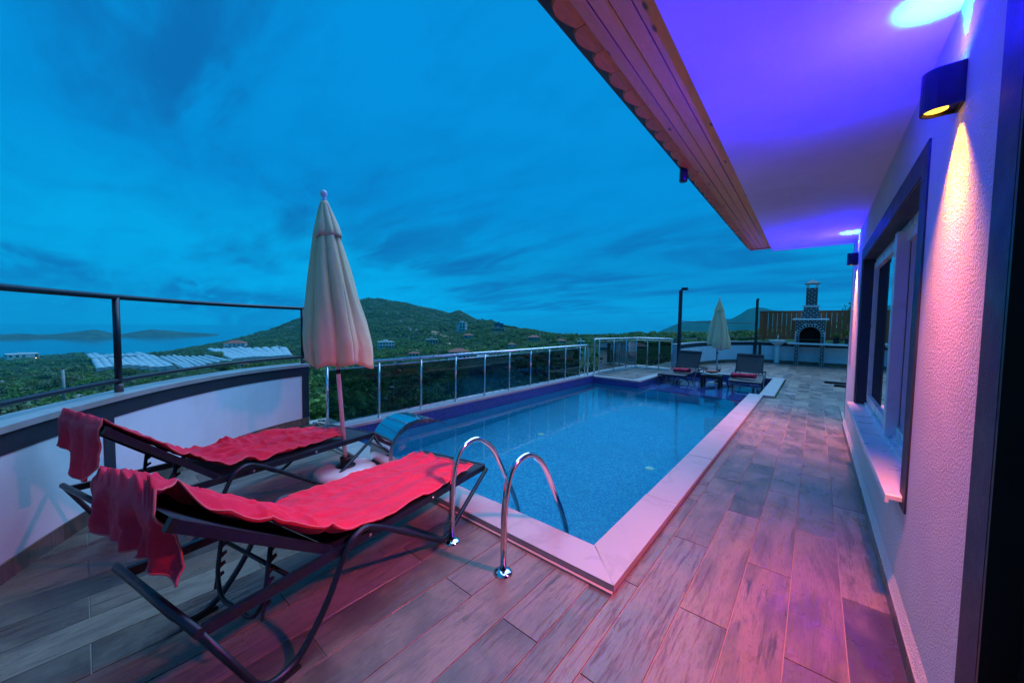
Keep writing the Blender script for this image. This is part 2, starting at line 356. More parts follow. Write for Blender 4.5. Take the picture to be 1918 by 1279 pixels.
M['canvas'] = mat_cloth('cream_canvas', (0.95, 0.71, 0.43), (0.93, 0.67, 0.39), 700, 0.2, 0.2, 0.12)
M['white_plastic'] = plain('white_plastic', (0.72, 0.72, 0.72), 0.4, var=0.06)
M['pole_white'] = plain('white_pole_paint', (0.74, 0.70, 0.72), 0.35, var=0.06)
M['ceramic'] = plain('white_ceramic', (0.78, 0.79, 0.80), 0.12, var=0.04, coat=0.4)
M['rubber'] = plain('black_rubber', (0.008, 0.008, 0.009), 0.5, var=0.2)
M['bolt'] = plain('bolt_steel', (0.55, 0.55, 0.56), 0.3, 1.0)
M['pvc'] = plain('white_pvc', (0.74, 0.76, 0.78), 0.3, var=0.04)
M['curtain'] = mat_cloth('brown_curtain', (0.10, 0.065, 0.05), (0.14, 0.09, 0.07), 300, 0.2, 0.2)
M['interior'] = plain('room_wall', (0.25, 0.26, 0.28), 0.8)
M['pine'] = mat_wood('varnished_pine', (0.92, 0.42, 0.11), (0.72, 0.25, 0.05), 1, True, 0.38)
M['fascia'] = mat_wood('orange_fascia', (0.80, 0.21, 0.035), (0.45, 0.075, 0.012), 1, False, 0.35)
M['roof_tile'] = plain('roof_tile', (0.20, 0.050, 0.035), 0.7, var=0.3, vscale=14, bump=0.3)
M['gutter'] = plain('brown_gutter', (0.035, 0.018, 0.028), 0.4, var=0.15)
M['fence'] = mat_wood('stained_fence_wood', (0.46, 0.11, 0.035), (0.26, 0.055, 0.018), 2, False, 0.55)
M['brick_dark'] = plain('dark_brick', (0.040, 0.034, 0.042), 0.7, var=0.4, vscale=9)
M['mortar'] = plain('white_mortar', (0.62, 0.64, 0.66), 0.85, var=0.1)
M['soot'] = plain('soot', (0.010, 0.008, 0.008), 0.95)
M['rust'] = plain('rusty_grate', (0.12, 0.045, 0.025), 0.8, 0.3, var=0.4)
M['concrete'] = plain('concrete', (0.36, 0.36, 0.35), 0.9, var=0.2, vscale=3)
M['terracotta'] = plain('terracotta_roof', (0.34, 0.085, 0.045), 0.8, var=0.3, vscale=2)
M['house_white'] = plain('house_white', (0.62, 0.62, 0.60), 0.8, var=0.1, vscale=0.6)
M['house_beige'] = plain('house_beige', (0.46, 0.40, 0.33), 0.85, var=0.15, vscale=0.6)
M['house_blue'] = plain('house_blue', (0.03, 0.11, 0.26), 0.6, var=0.15, vscale=0.6)
M['stone'] = plain('stone_base', (0.30, 0.27, 0.24), 0.9, var=0.35, vscale=1.2)
M['win_dark'] = plain('dark_window', (0.02, 0.03, 0.04), 0.12)
M['poly'] = plain('greenhouse_plastic', (0.48, 0.52, 0.52), 0.3, var=0.14, vscale=0.25)
M['bark'] = plain('bark', (0.09, 0.065, 0.045), 0.9, var=0.4, vscale=8, bump=0.5, bscale=30)
M['leaf'] = mat_leaf('maquis_leaf', [(0.055, 0.115, 0.030), (0.11, 0.20, 0.045), (0.16, 0.27, 0.06), (0.23, 0.32, 0.09)])
M['leaf_olive'] = mat_leaf('olive_leaf', [(0.07, 0.115, 0.05), (0.13, 0.19, 0.085), (0.19, 0.25, 0.12), (0.25, 0.30, 0.16)])
M['leaf_bright'] = mat_leaf('garden_leaf', [(0.05, 0.13, 0.012), (0.12, 0.24, 0.02), (0.20, 0.30, 0.04)])
# ================================================================== STRUCTURE
# ------------------------------------------------------------------ terrain
SEA = -100.0
PROF = {   # azimuth (deg from +Y, clockwise) : [(distance, height)]
 -180: [(2,-4),(10,-4),(40,-2),(100,5),(400,40),(1500,120)],
 -130: [(2,-4),(10,-4.5),(40,-7),(100,-10),(400,-20),(1000,-60),(1500,-104),(2500,-112)],
 -105: [(2,-4),(9,-4.5),(40,-9),(100,-15),(250,-30),(500,-46),(800,-62),(1300,-90),(1500,-101),(1700,-108),(2500,-112)],
 -90:  [(2,-4),(9,-4.5),(40,-9),(100,-15.5),(250,-31),(430,-43.5),(500,-46),(800,-60),(1300,-87),(1480,-99),(1650,-106),(2500,-112)],
 -84:  [(2,-4),(9,-4.5),(40,-9),(100,-15.5),(250,-31),(430,-42),(560,-46),(800,-57),(1200,-80),(1440,-99),(1600,-106),(2500,-112)],
 -78.5:[(2,-4),(8,-3.6),(40,-8.5),(100,-15),(300,-29),(480,-38),(600,-43),(800,-46.5),(1000,-47),(1200,-66),(1400,-101),(1600,-110)],
 -74:  [(2,-4),(8,-3.2),(40,-8.5),(100,-15),(300,-27),(450,-34),(620,-36),(850,-30),(1050,-24),(1250,-40),(1500,-104),(1700,-110)],
 -70.8:[(2,-4),(8,-2.6),(40,-8.5),(100,-15),(300,-26),(430,-32),(560,-34),(800,-22),(1050,6),(1200,0),(1500,-100),(1800,-112)],
 -67.9:[(2,-4),(8,-2.4),(40,-8.5),(100,-15),(300,-25),(430,-30),(560,-30),(800,-8),(1080,31),(1200,25),(1500,-60),(1900,-112)],
 -61.6:[(2,-4),(8,-2.2),(40,-8.5),(100,-14),(250,-22),(400,-26),(500,-25),(750,8),(1000,46),(1130,65),(1300,50),(1800,-40)],
 -56.4:[(2,-4),(8,-2.2),(40,-8.5),(100,-13.5),(250,-20),(400,-24),(480,-22),(720,6),(1000,45),(1120,60),(1300,45),(1800,-30)],
 -50:  [(2,-4),(8,-2.2),(40,-8.5),(100,-13),(250,-18),(400,-19.5),(700,-2),(950,17),(1100,27),(1300,20),(1800,-20)],
 -48.3:[(2,-4),(8,-2.2),(40,-8.5),(100,-13),(250,-17),(400,-17),(650,-3),(900,22),(1050,36),(1300,20),(1800,-20)],
 -43.3:[(2,-4),(8,-2.2),(40,-8),(100,-12.5),(250,-16),(400,-11),(600,3),(720,5),(900,-5),(1500,-40)],
 -36.5:[(2,-4),(8,-2.2),(40,-7.5),(100,-11.5),(250,-12),(400,-7.5),(480,-8),(700,-30),(1500,-90)],
 -28.2:[(2,-4),(8,-2.5),(40,-6.5),(100,-10),(250,-8.8),(360,-11),(600,-40),(1500,-104)],
 -21:  [(2,-4),(8,-3),(40,-5.5),(100,-8),(250,-6),(350,-9),(600,-40),(1500,-104)],
 -10:  [(2,-4),(8,-4),(40,-4.5),(100,-5),(250,-4),(350,-8),(600,-40),(1500,-104)],
 20:   [(2,-4),(8,-4),(40,-2),(100,2),(300,8),(600,10),(1500,40)],
 180:  [(2,-4),(10,-4),(40,-2),(100,5),(400,40),(1500,120)],
}
AZS = np.array(sorted(PROF)); LR = np.log(np.geomspace(2, 2500, 260))
TAB = np.array([np.interp(LR, np.log([p[0] for p in PROF[a]]), [p[1] for p in PROF[a]]) for a in AZS])
def vnoise(x, y, seed=0):
    xi, yi = np.floor(x), np.floor(y); xf, yf = x-xi, y-yi
    h = lambda a, b: np.modf(np.sin(a*127.1+b*311.7+seed*74.7)*43758.5453)[0]
    u, v = xf*xf*(3-2*xf), yf*yf*(3-2*yf)
    return (h(xi, yi)*(1-u)+h(xi+1, yi)*u)*(1-v)+(h(xi, yi+1)*(1-u)+h(xi+1, yi+1)*u)*v
def terrain(x, y):
    x, y = np.asarray(x, float), np.asarray(y, float)
    r = np.maximum(np.hypot(x, y), 2.0); az = np.degrees(np.arctan2(x, y)); lr = np.log(r)
    k = np.clip(np.searchsorted(AZS, az, side='right')-1, 0, len(AZS)-2)
    t = (az-AZS[k])/(AZS[k+1]-AZS[k])
    fi = np.clip((lr-LR[0])/(LR[-1]-LR[0])*(len(LR)-1), 0, len(LR)-1.001); i = fi.astype(int); g = fi-i
    z0 = TAB[k, i]*(1-g)+TAB[k, i+1]*g; z1 = TAB[k+1, i]*(1-g)+TAB[k+1, i+1]*g
    z = z0*(1-t)+z1*t
    amp = np.clip((r-10)/400, 0, 1)
    return z + amp*(4*vnoise(x/90, y/90, 1)+2.0*vnoise(x/35, y/35, 2)+0.8*vnoise(x/12, y/12, 3)) + np.clip(r/60, 0, 1)*0.25*vnoise(x/3, y/3, 4)
def hit(px_, py_, rmin=12.0, rmax=2400.0):
    d = ray(px_, py_); hd = math.hypot(d[0], d[1])
    rr = np.geomspace(rmin, rmax, 1600); P = CAM[None]+d[None]*(rr/hd)[:, None]
    below = P[:, 2] < terrain(P[:, 0], P[:, 1])
    i = int(np.argmax(below)) if below.any() else len(rr)-1
    p = P[i]; return np.array([p[0], p[1], float(terrain(p[0], p[1]))])
def depth(p): return float(AX[2] @ (np.array(p)-CAM))
azg = np.radians(np.concatenate([np.arange(-180, -104, 4), np.arange(-104, 20, 0.4), np.arange(20, 181, 4)]))
rg = np.geomspace(3.2, 2450, 230)
A_, R_ = np.meshgrid(azg, rg, indexing='ij'); X_, Y_ = R_*np.sin(A_), R_*np.cos(A_); Z_ = terrain(X_, Y_)
ni, nj = X_.shape; vs = np.stack([X_, Y_, Z_], -1).reshape(-1, 3)
ii, jj = np.meshgrid(np.arange(ni-1), np.arange(nj-1), indexing='ij'); b = (ii*nj+jj).ravel()
fs = np.stack([b, b+1, b+nj+1, b+nj], 1)[:, ::-1]
me = bpy.data.meshes.new('hillside'); me.from_pydata(vs.tolist(), [], fs.tolist()); me.update()
me.polygons.foreach_set('use_smooth', [True]*len(me.polygons))
def mat_ground():
    t = NT('dry_hillside'); p = t.pos(); a = t.noise(p, 0.02, 6, 0.6); b_ = t.noise(p, 0.12, 6, 0.65); c_ = t.noise(p, 0.9, 5, 0.6); q = t.noise(p, 5.0, 4, 0.6)
    c = t.mix(t.step(b_, 0.35, 0.65), (0.030, 0.066, 0.020), (0.055, 0.100, 0.028))
    c = t.mix(t.step(a, 0.55, 0.7), c, (0.085, 0.095, 0.04)); c = t.mix(t.math('MULTIPLY', t.step(c_, 0.6, 0.75), 0.5), c, (0.24, 0.21, 0.17))
    c = t.mix(t.math('MULTIPLY', t.step(q, 0.5, 0.8), 0.5), c, (0.04, 0.05, 0.025))
    mott = t.noise(p, 0.20, 5, 0.75); c = t.mix(t.step(mott, 0.44, 0.56), c, (0.018, 0.042, 0.014))
    return t.done(t.pbsdf(col=c, rough=0.95, spec=0.05, nor=t.bump(t.math('ADD', c_, q), 0.8, 0.3)))
M['ground'] = mat_ground(); me.materials.append(M['ground'])
hill = bpy.data.objects.new('hillside', me); COL.objects.link(hill); tag(hill, 'dry green hillside falling away from the terrace to the sea', kind='structure')
# sea
t = NT('sea_water'); p = t.pos(); h = t.noise(t.n('ShaderNodeMapping', {'Vector': p, 'Scale': (0.05, 0.02, 1)}).outputs[0], 1.0, 6, 0.6)
M['sea'] = t.done(t.pbsdf(col=(0.012, 0.07, 0.13), rough=0.10, nor=t.bump(h, 0.10, 1.0), ior=1.33))
mb = MB(); n = 96; mb.add([(0, 0, SEA)]+[(8800*math.cos(2*math.pi*k/n), 8800*math.sin(2*math.pi*k/n), SEA) for k in range(n)], [(0, 1+k, 1+(k+1) % n) for k in range(n)])
tag(mb.build('sea', M['sea']), 'calm blue sea beyond the greenhouses', kind='structure')
# islands and the far mountain : ridges with their own distance and body
def ridge(name, label, pts, dist_, back, mat, seed):
    """pts: [(px, py of the crest)]; the body falls to the sea in front and behind"""
    xs = np.linspace(pts[0][0], pts[-1][0], 110); ys = np.interp(xs, [p[0] for p in pts], [p[1] for p in pts]); rows = []
    cs = np.linspace(-1, 1, 25)
    for x, y in zip(xs, ys):
        d = ray(x, y); hd = math.hypot(d[0], d[1]); top = CAMH+d[2]*dist_/hd; row = []
        for c in cs:
            r_ = dist_+c*back; g = math.cos(c*math.pi/2)**1.2
            X, Y = d[0]/hd*r_, d[1]/hd*r_
            nz = (vnoise(X/140, Y/140, seed)-0.5)*0.34+(vnoise(X/45, Y/45, seed+1)-0.5)*0.16
            zz = SEA-3+(top-SEA+3)*g*(1+nz*(1-g*0.85)); row.append((X, Y, zz))
        rows.append(row)
    o = MB().grid(rows).build(name, mat); return tag(o, label, kind='structure')
M['island'] = plain('island_scrub', (0.05, 0.075, 0.05), 0.95, var=0.5, vscale=0.02, spec=0.0)
M['far_hill'] = plain('mountain_forest', (0.018, 0.050, 0.026), 0.95, var=0.4, vscale=0.012, spec=0.0)
ridge('island_coast', 'long low dark island at the left of the bay', [(-260, 632), (-120, 626), (0, 626), (40, 625), (75, 627), (100, 626), (130, 622), (160, 618), (178, 616.5), (195, 620), (225, 627), (240, 629)], 2950, 330, M['island'], 11)
ridge('island', 'low island with a pale shore, right of the first one', [(200, 631), (235, 624), (262, 619), (285, 616.5), (310, 618), (340, 621.5), (370, 623), (395, 625), (410, 627)], 3050, 260, M['island'], 15)
ridge('mountain', 'far blue-green mountain ridge behind the parasol', [(1150, 640), (1195, 634), (1215, 629), (1245, 616), (1275, 604), (1305, 600), (1340, 598), (1370, 596), (1385, 588), (1400, 579), (1418, 575), (1440, 580), (1480, 584), (1540, 582), (1580, 579), (1700, 590)], 2600, 900, M['far_hill'], 21)
# ------------------------------------------------------------------ terrace floor
WALLX, HOUSE_END = 0.41, 7.85
PX0, PX1, PY0, PY1 = -5.12, -1.12, 2.27, 10.0         # main pool, inner
SX0, SX1, SY1 = -3.72, -0.935, 13.55                  # shelf behind it
WATER, DEEP, SHELF = -0.13, -1.38, -0.23
para_base = [(-1.2, -1.25), (-2.0, -1.05), (-2.9, -0.72), (-3.66, -0.36), (-4.24, -0.02), (-4.9, 0.48), (-5.45, 1.08), (-5.78, 1.66), (-5.95, 2.24)]
floor_mb = MB()
floor_rects = [(-5.98, -0.86, -1.6, 2.0), (-0.86, WALLX+0.02, -1.6, 10.0), (-0.63, 4.0, 10.0, 14.2), (-5.0, 4.0, 14.2, 20.4), (WALLX, 4.0, HOUSE_END, 10.0), (-5.45, -0.63, 13.8, 14.2)]
z_g = -0.005
for x0, x1, y0, y1 in floor_rects: floor_mb.box(x0, x1, y0, y1, -0.25, z_g)
floor = floor_mb.build('floor', M['grout']); tag(floor, 'terrace floor of wood-look plank tiles with pale joints', kind='structure')
def inside_floor(x0, x1, y0, y1):
    """clip a plank to the floor rectangles; yields the pieces"""
    for a0, a1, b0, b1 in floor_rects:
        q = (max(x0, a0), min(x1, a1), max(y0, b0), min(y1, b1))
        if q[1]-q[0] > 0.02 and q[3]-q[2] > 0.02: yield q
PW, PL, GAP = 0.238, 1.445, 0.0048
shared = MB().bevbox(-PW/2+GAP/2, PW/2-GAP/2, -PL/2+GAP/2, PL/2-GAP/2, -0.012, 0.0, 0.0015).mesh('plank'); shared.materials.append(M['plank'])
def left_limit(y):   # parapet's inner face
    ys = [p[1] for p in para_base]; xs = [p[0] for p in para_base]
    return float(np.interp(y, ys, xs)) if y > ys[0] else 0.0
cells = []
for k in range(-22, 18):
    xa = -0.767+k*PW; xb = xa+PW; y = 2.155-PL*4+(0.0 if k % 2 == 1 else PL/2)
    while y < 20.4:
        cells.append((xa, xb, y, y+PL)); y += PL
rest = MB(); n_planks = 0
for xa, xb, ya, yb in cells:
    for x0, x1, y0, y1 in inside_floor(xa, xb, ya, yb):
        cx_, cy_ = (x0+x1)/2, (y0+y1)/2
        if y1 < 2.3 and x1 < left_limit(min(y1, 2.2))-0.05: continue
        if y0 > 13 and x1 < -3.75 and y0 > 14: continue
        if cx_ > 1.6 or (cx_ > WALLX and cy_ < 9): continue
        az = math.degrees(math.atan2(cx_, cy_))
        if cy_ < 0 and cx_ > -1.2: continue
        if n_planks > 292: rest.bevbox(x0+GAP/2, x1-GAP/2, y0+GAP/2, y1-GAP/2, -0.012, 0, 0.0015); continue
        n_planks += 1
        if abs(x1-x0-PW) < 1e-3 and abs(y1-y0-PL) < 1e-3:
            o = bpy.data.objects.new('plank', shared); COL.objects.link(o); o.location = (cx_, cy_, 0); o.parent = floor
        else:
            o = MB().bevbox(x0-cx_+GAP/2, x1-cx_-GAP/2, y0-cy_+GAP/2, y1-cy_-GAP/2, -0.012, 0, 0.0015).build('plank', M['plank'], floor, rel=False); o.location = (cx_, cy_, 0)
if rest.v: tag(rest.build('plank_rest', M['plank'], floor, rel=False), kind='stuff')
# ------------------------------------------------------------------ pool
pool = MB()
pool.add([(PX0, PY0, DEEP), (PX1, PY0, DEEP), (PX1, PY1, DEEP), (PX0, PY1, DEEP)], [(0, 1, 2, 3)])
pool_o = pool.build('swimming_pool', M['mos_floor']); tag(pool_o, 'rectangular swimming pool lined with blue mosaic', kind='structure')
def wall_q(name, pts, mat): return MB().add(pts, [(0, 1, 2, 3)]).build(name, mat, pool_o)
ZB = -0.30
def wall_pair(p, q, band, deep, z0=DEEP, ztop=0.0):
    (x0, y0), (x1, y1) = p, q
    wall_q('pool_wall', [(x0, y0, z0), (x1, y1, z0), (x1, y1, ZB), (x0, y0, ZB)], deep)
    wall_q('tile_band', [(x0, y0, ZB), (x1, y1, ZB), (x1, y1, ztop), (x0, y0, ztop)], band)
wall_pair((PX1, PY0), (PX0, PY0), M['band_y'], M['mos_wy'])
wall_pair((PX0, PY0), (PX0, PY1), M['band_x'], M['mos_wx'], ztop=0.06)
wall_pair((PX1, PY1), (PX1, PY0), M['band_x'], M['mos_wx'])
wall_q('pool_wall', [(PX0, PY1, DEEP), (PX1, PY1, DEEP), (PX1, PY1, SHELF-0.07), (PX0, PY1, SHELF-0.07)], M['mos_wy'])
wall_q('shelf_edge', [(SX0, PY1-0.002, SHELF-0.1), (PX1, PY1-0.002, SHELF-0.1), (PX1, PY1-0.002, SHELF), (SX0, PY1-0.002, SHELF)], M['band_y'])
wall_q('shelf_floor', [(SX0, PY1, SHELF), (SX1, PY1, SHELF), (SX1, SY1, SHELF), (SX0, SY1, SHELF)], M['band_f'])
for a, c, mk in (((SX1, SY1), (SX1, PY1), 'band_x'), ((SX0, SY1), (SX1, SY1), 'band_y'), ((SX0, PY1), (SX0, SY1), 'band_x'), ((SX1, PY1), (PX1, PY1), 'band_y')):
    wall_q('tile_band', [(*a, SHELF), (*c, SHELF), (*c, 0.0), (*a, 0.0)], M[mk])
# raised tiled platform, front faces
wall_q('tile_band', [(PX0-0.45, PY1, -0.4), (SX0, PY1, -0.4), (SX0, PY1, 0.02), (PX0-0.45, PY1, 0.02)], M['band_y'])
for px_, py_ in ((1013, 813), (1217, 877)):
    # floor inlets, seen through the refracting water
    d = ray(px_, py_); s_ = CAM+d*((WATER-CAMH)/d[2]); ct = math.hypot(d[0], d[1])/1.333; dz = math.sqrt(1-ct*ct); k_ = (WATER-DEEP)/dz
    X, Y = s_[0]+d[0]/math.hypot(d[0], d[1])*ct*k_, s_[1]+d[1]/math.hypot(d[0], d[1])*ct*k_
    MB().lathe([(0.065, 0.0), (0.065, 0.012), (0.05, 0.018), (0.0, 0.018)], (X, Y, DEEP), 20, caps=False).build('floor_inlet', plain('inlet_white', (0.35, 0.85, 0.62), 0.4), pool_o)
# coping slabs (each a stone of its own)
CT = 0.05
def slab(x0, x1, y0, y1, zt=CT, zb=0.001, poly=None):
    if poly is None:
        o = MB().bevbox(x0, x1, y0, y1, zb, zt, 0.006).build('coping_slab', M['marble'], pool_o)
    else:
        o = MB().prism(poly, zb, zt).build('coping_slab', M['marble'], pool_o)
    return o
g2 = 0.0015
xs = [-5.45, -4.3, -3.2, -2.1]
for a, c in zip(xs, xs[1:]): slab(a+g2, c-g2, 2.0, PY0+0.015)
slab(0, 0, 0, 0, poly=[(-2.1+g2, 2.0), (-0.86, 2.0), (-1.122-g2, PY0+0.015-g2), (-2.1+g2, PY0+0.015)])
slab(0, 0, 0, 0, poly=[(-0.86+g2, 2.0+g2), (-0.86, 3.3), (-1.135, 3.3), (-1.135, PY0+0.018)])
ys = [3.3+2*g2, 4.7, 6.1, 7.5, 8.9, 10.03]
for a, c in zip(ys, ys[1:]): slab(-1.135, -0.86, a, c-2*g2)
for a, c in ((10.03+g2, 11.3), (11.3+g2, 12.6), (12.6+g2, 13.8)): slab(SX1-0.012, -0.655, a, c)
slab(-1.135, SX1-0.014, 9.80, 10.03, zt=CT+0.002)
for a, c in ((-3.45, -2.6), (-2.6, -1.7), (-1.7, SX1-0.014)): slab(a, c-g2, SY1-0.012, 13.8)
# drain strip along the near coping
MB().box(-5.4, -0.86, 1.975, 1.998, 0.0005, 0.012).build('drain_strip', M['house_beige'], pool_o)
# platform top with marble border
slab(0, 0, 0, 0, poly=[(PX0-0.47, PY1-0.02), (SX0+0.012, PY1-0.02), (SX0+0.012, PY1+0.2), (PX0-0.47, PY1+0.2)])
slab(SX0-0.22, SX0+0.012, PY1+0.203, 13.7)
slab(PX0-0.47, PX0-0.30, PY1+0.203, 13.7); slab(PX0-0.297, SX0-0.223, 13.5, 13.7)
for i, (a, c) in enumerate(((-5.417, -5.05), (-5.05, -4.69), (-4.69, -4.32), (-4.32, -3.945))):
    MB().bevbox(a+g2, c-g2, PY1+0.205, 13.497, 0.0, CT-0.012, 0.001).build('platform_tile', M['plank'], pool_o)
# kerb for the glass railing on the sea side
KX0, KX1, KZ = -5.36, PX0+0.015, 0.10
ys = [2.02, 3.4, 4.8, 6.2, 7.6, 9.0, 9.97]
for a, c in zip(ys, ys[1:]): slab(KX0, KX1, a+g2, c-g2, zt=KZ, zb=0.052)
# water
t = NT('pool_water'); p = t.pos(); h = t.math('ADD', t.noise(p, 3.0, 3, 0.5), t.math('MULTIPLY', t.noise(p, 9.0, 3, 0.5), 0.25))
gl = t.n('ShaderNodeBsdfGlass', {'Color': (0.90, 0.985, 1.0), 'Roughness': 0.0, 'IOR': 1.333, 'Normal': t.bump(h, 0.035, 0.05)})
M['water'] = t.done(gl)
wm = MB(); wm.add([(PX0, PY0, WATER), (PX1, PY0, WATER), (PX1, PY1, WATER), (PX0, PY1, WATER)], [(0, 1, 2, 3)])
wm.add([(SX0, PY1, WATER), (SX1, PY1, WATER), (SX1, SY1, WATER), (SX0, SY1, WATER)], [(0, 1, 2, 3)])
tag(wm.build('water', M['water']), 'still clear pool water', kind='structure')
# ================================================================== HOUSE
house = thing('house', 'white stucco house wall with dark window surround and wooden eaves', 'house', (WALLX, 4.0, 0))
CEIL = 2.95
WY0, WY1, WZ0, WZ1 = 2.95, 6.12, 0.68, 2.43
wmb = MB()
wmb.box(WALLX, 0.70, 1.668, WY0, 0, CEIL); wmb.box(WALLX, 0.70, WY1, HOUSE_END, 0, CEIL)
wmb.box(WALLX, 0.70, WY0, WY1, 0, WZ0); wmb.box(WALLX, 0.70, WY0, WY1, WZ1, CEIL)
wmb.box(WALLX, 0.70, -1.6, 0.25, 0, CEIL); wmb.box(0.70, 4.2, HOUSE_END-0.3, HOUSE_END, 0, CEIL)
wmb.build('wall', M['stucco'], house)
MB().box(0.72, 4.2, 1.4, 1.6, 0, CEIL).box(4.0, 4.2, 1.6, HOUSE_END-0.3, 0, CEIL).build('room_wall', M['interior'], house)
MB().box(0.72, 4.0, 1.6, HOUSE_END-0.3, -0.02, 0.0).build('room_floor', M['interior'], house)
dr = MB().box(0.47, 0.52, 0.25, 1.668, 0.0, CEIL).build('doorway', M['black'], house)  # added black slab: the open doorway's dark interior put into its colour
MB().box(0.462, 0.469, 0.35, 1.55, 0.15, 1.0).box(0.462, 0.469, 0.35, 1.55, 1.2, 2.1).build('dark_slab_panel', M['black'], dr)
MB().box(WALLX-0.006, 0.469, 1.650, 1.6675, 0.0, CEIL-0.001).build('door_jamb', M['black'], house)
MB().box(WALLX-0.007, WALLX-0.0005, 1.6685, 1.838, 0.17, CEIL-0.001).build('door_surround', M['navy'], house)
wroot = MB().box(WALLX-0.009, WALLX-0.0005, 2.80, WY0, 0.615, 2.57).box(WALLX-0.009, WALLX-0.0005, WY1, 6.27, 0.615, 2.57).box(WALLX-0.009, WALLX-0.0005, WY0, WY1, WZ1, 2.57).build('window_surround', M['navy'], house)
win = MB()
FX0, FX1 = 0.515, 0.575
for y0, y1, z0, z1 in ((WY0, WY0+0.06, WZ0, WZ1), (WY1-0.06, WY1, WZ0, WZ1), (WY0+0.06, WY1-0.06, WZ1-0.06, WZ1), (WY0+0.06, WY1-0.06, WZ0, WZ0+0.06)): win.box(FX0, FX1, y0, y1, z0, z1)
win_o = win.build('window', M['pvc'], house)
rv = MB().box(WALLX+0.001, FX0, WY0, WY0+0.004, WZ0, WZ1).box(WALLX+0.001, FX0, WY1-0.004, WY1, WZ0, WZ1).box(WALLX+0.001, FX0, WY0+0.004, WY1-0.004, WZ1-0.004, WZ1)
rv.build('reveal', M['navy'], win_o)
MB().bevbox(0.335, FX0+0.02, 2.865, 6.20, 0.655, 0.683, 0.005).box(0.335, 0.350, 2.865, 6.20, 0.635, 0.655).build('sill', M['pvc'], win_o)
MB().box(FX0-0.03, FX0, WY0+0.06, WY1-0.06, 0.684, 0.715).build('sash_track', M['pvc'], win_o)
def sash(y0, y1, x0):
    w_ = 0.075; s = MB()
    for a, c, d, e_ in ((y0, y0+w_, WZ0+0.06, WZ1-0.06), (y1-w_, y1, WZ0+0.06, WZ1-0.06), (y0+w_, y1-w_, WZ0+0.06, WZ0+0.06+w_), (y0+w_, y1-w_, WZ1-0.06-w_, WZ1-0.06)): s.box(x0, x0+0.045, a, c, d, e_)
    o = s.build('sash', M['pvc'], win_o)
    MB().box(x0+0.018, x0+0.026, y0+w_, y1-w_, WZ0+0.06+w_, WZ1-0.06-w_).build('pane', M['pane'], o)
sash(4.33, WY1-0.06, 0.50); sash(WY0+0.06, 4.33, 0.53)
MB().box(0.47, 0.545, 4.24, 4.36, WZ0+0.04, WZ1-0.05).build('mullion', M['pvc'], win_o)
rows = []
for i in range(60):
    y_ = 4.9+1.15*i/59; rows.append([(0.80+0.03*math.sin(i*0.9)+0.01*math.sin(i*2.3), y_, z) for z in (0.1, 1.2, 2.5)])
MB().grid(rows).build('curtain', M['curtain'], win_o)
rows = []
for i in range(40):
    y_ = 3.0+0.6*i/39; rows.append([(0.80+0.03*math.sin(i*0.9)+0.01*math.sin(i*2.3), y_, z) for z in (0.1, 1.2, 2.5)])
MB().grid(rows).build('curtain', M['curtain'], win_o)
# skirting tiles at the foot of the wall and the sloped white ledge over them
y_ = 1.84
while y_ < HOUSE_END:
    y1 = min(y_+0.6, HOUSE_END); MB().box(WALLX-0.022, WALLX-0.001, y_+0.001, y1-0.002, 0.0005, 0.095).build('skirting_tile', M['plank'], house); y_ += 0.6
MB().hexa([(WALLX-0.020, 1.84, 0.096), (WALLX-0.001, 1.84, 0.096), (WALLX-0.001, 1.84, 0.175), (WALLX-0.016, 1.84, 0.105)], [(WALLX-0.020, HOUSE_END, 0.096), (WALLX-0.001, HOUSE_END, 0.096), (WALLX-0.001, HOUSE_END, 0.175), (WALLX-0.016, HOUSE_END, 0.105)]).build('wall_ledge', M['stucco'], house)
MB().box(WALLX-0.004, WALLX+0.12, HOUSE_END+0.0005, HOUSE_END+0.02, 0, CEIL-0.001).build('corner_trim', M['navy'], house)
# soffit and wooden eaves
SE = 7.96
MB().prism([(-0.535, -1.6), (WALLX+0.3, -1.6), (WALLX+0.3, SE), (-0.650, SE)], CEIL, CEIL+0.06).build('soffit', M['soffit'], house)
seam0 = [-0.845, -0.782, -0.706, -0.622, -0.528]; seam1 = [-0.888, -0.836, -0.775, -0.712, -0.643]
EY0, EY1 = -1.6, 7.62
def seam(i, y):
    u = (y-EY0)/(EY1-EY0); return seam0[i]*(1-u)+seam1[i]*u
for i in range(4):
    a0, a1 = seam(i, EY0), seam(i+1, EY0); b0, b1 = seam(i, EY1), seam(i+1, EY1); g = 0.0025; zt = CEIL+0.012+0.004*(i % 2)
    MB().hexa([(a0+g, EY0, zt), (a1-g, EY0, zt), (a1-g, EY0, zt+0.02), (a0+g, EY0, zt+0.02)], [(b0+g, EY1, zt), (b1-g, EY1, zt), (b1-g, EY1, zt+0.02), (b0+g, EY1, zt+0.02)]).build('eave_plank', M['pine'], house)
MB().box(-0.90, -0.60, EY1-0.02, EY1+0.004, CEIL+0.034, CEIL+0.10).build('eave_end_board', M['fascia'], house)
MB().box(-0.95, -0.645, EY1+0.005, EY1+0.03, CEIL-0.002, CEIL+0.09).build('barge_board', M['fascia'], house)
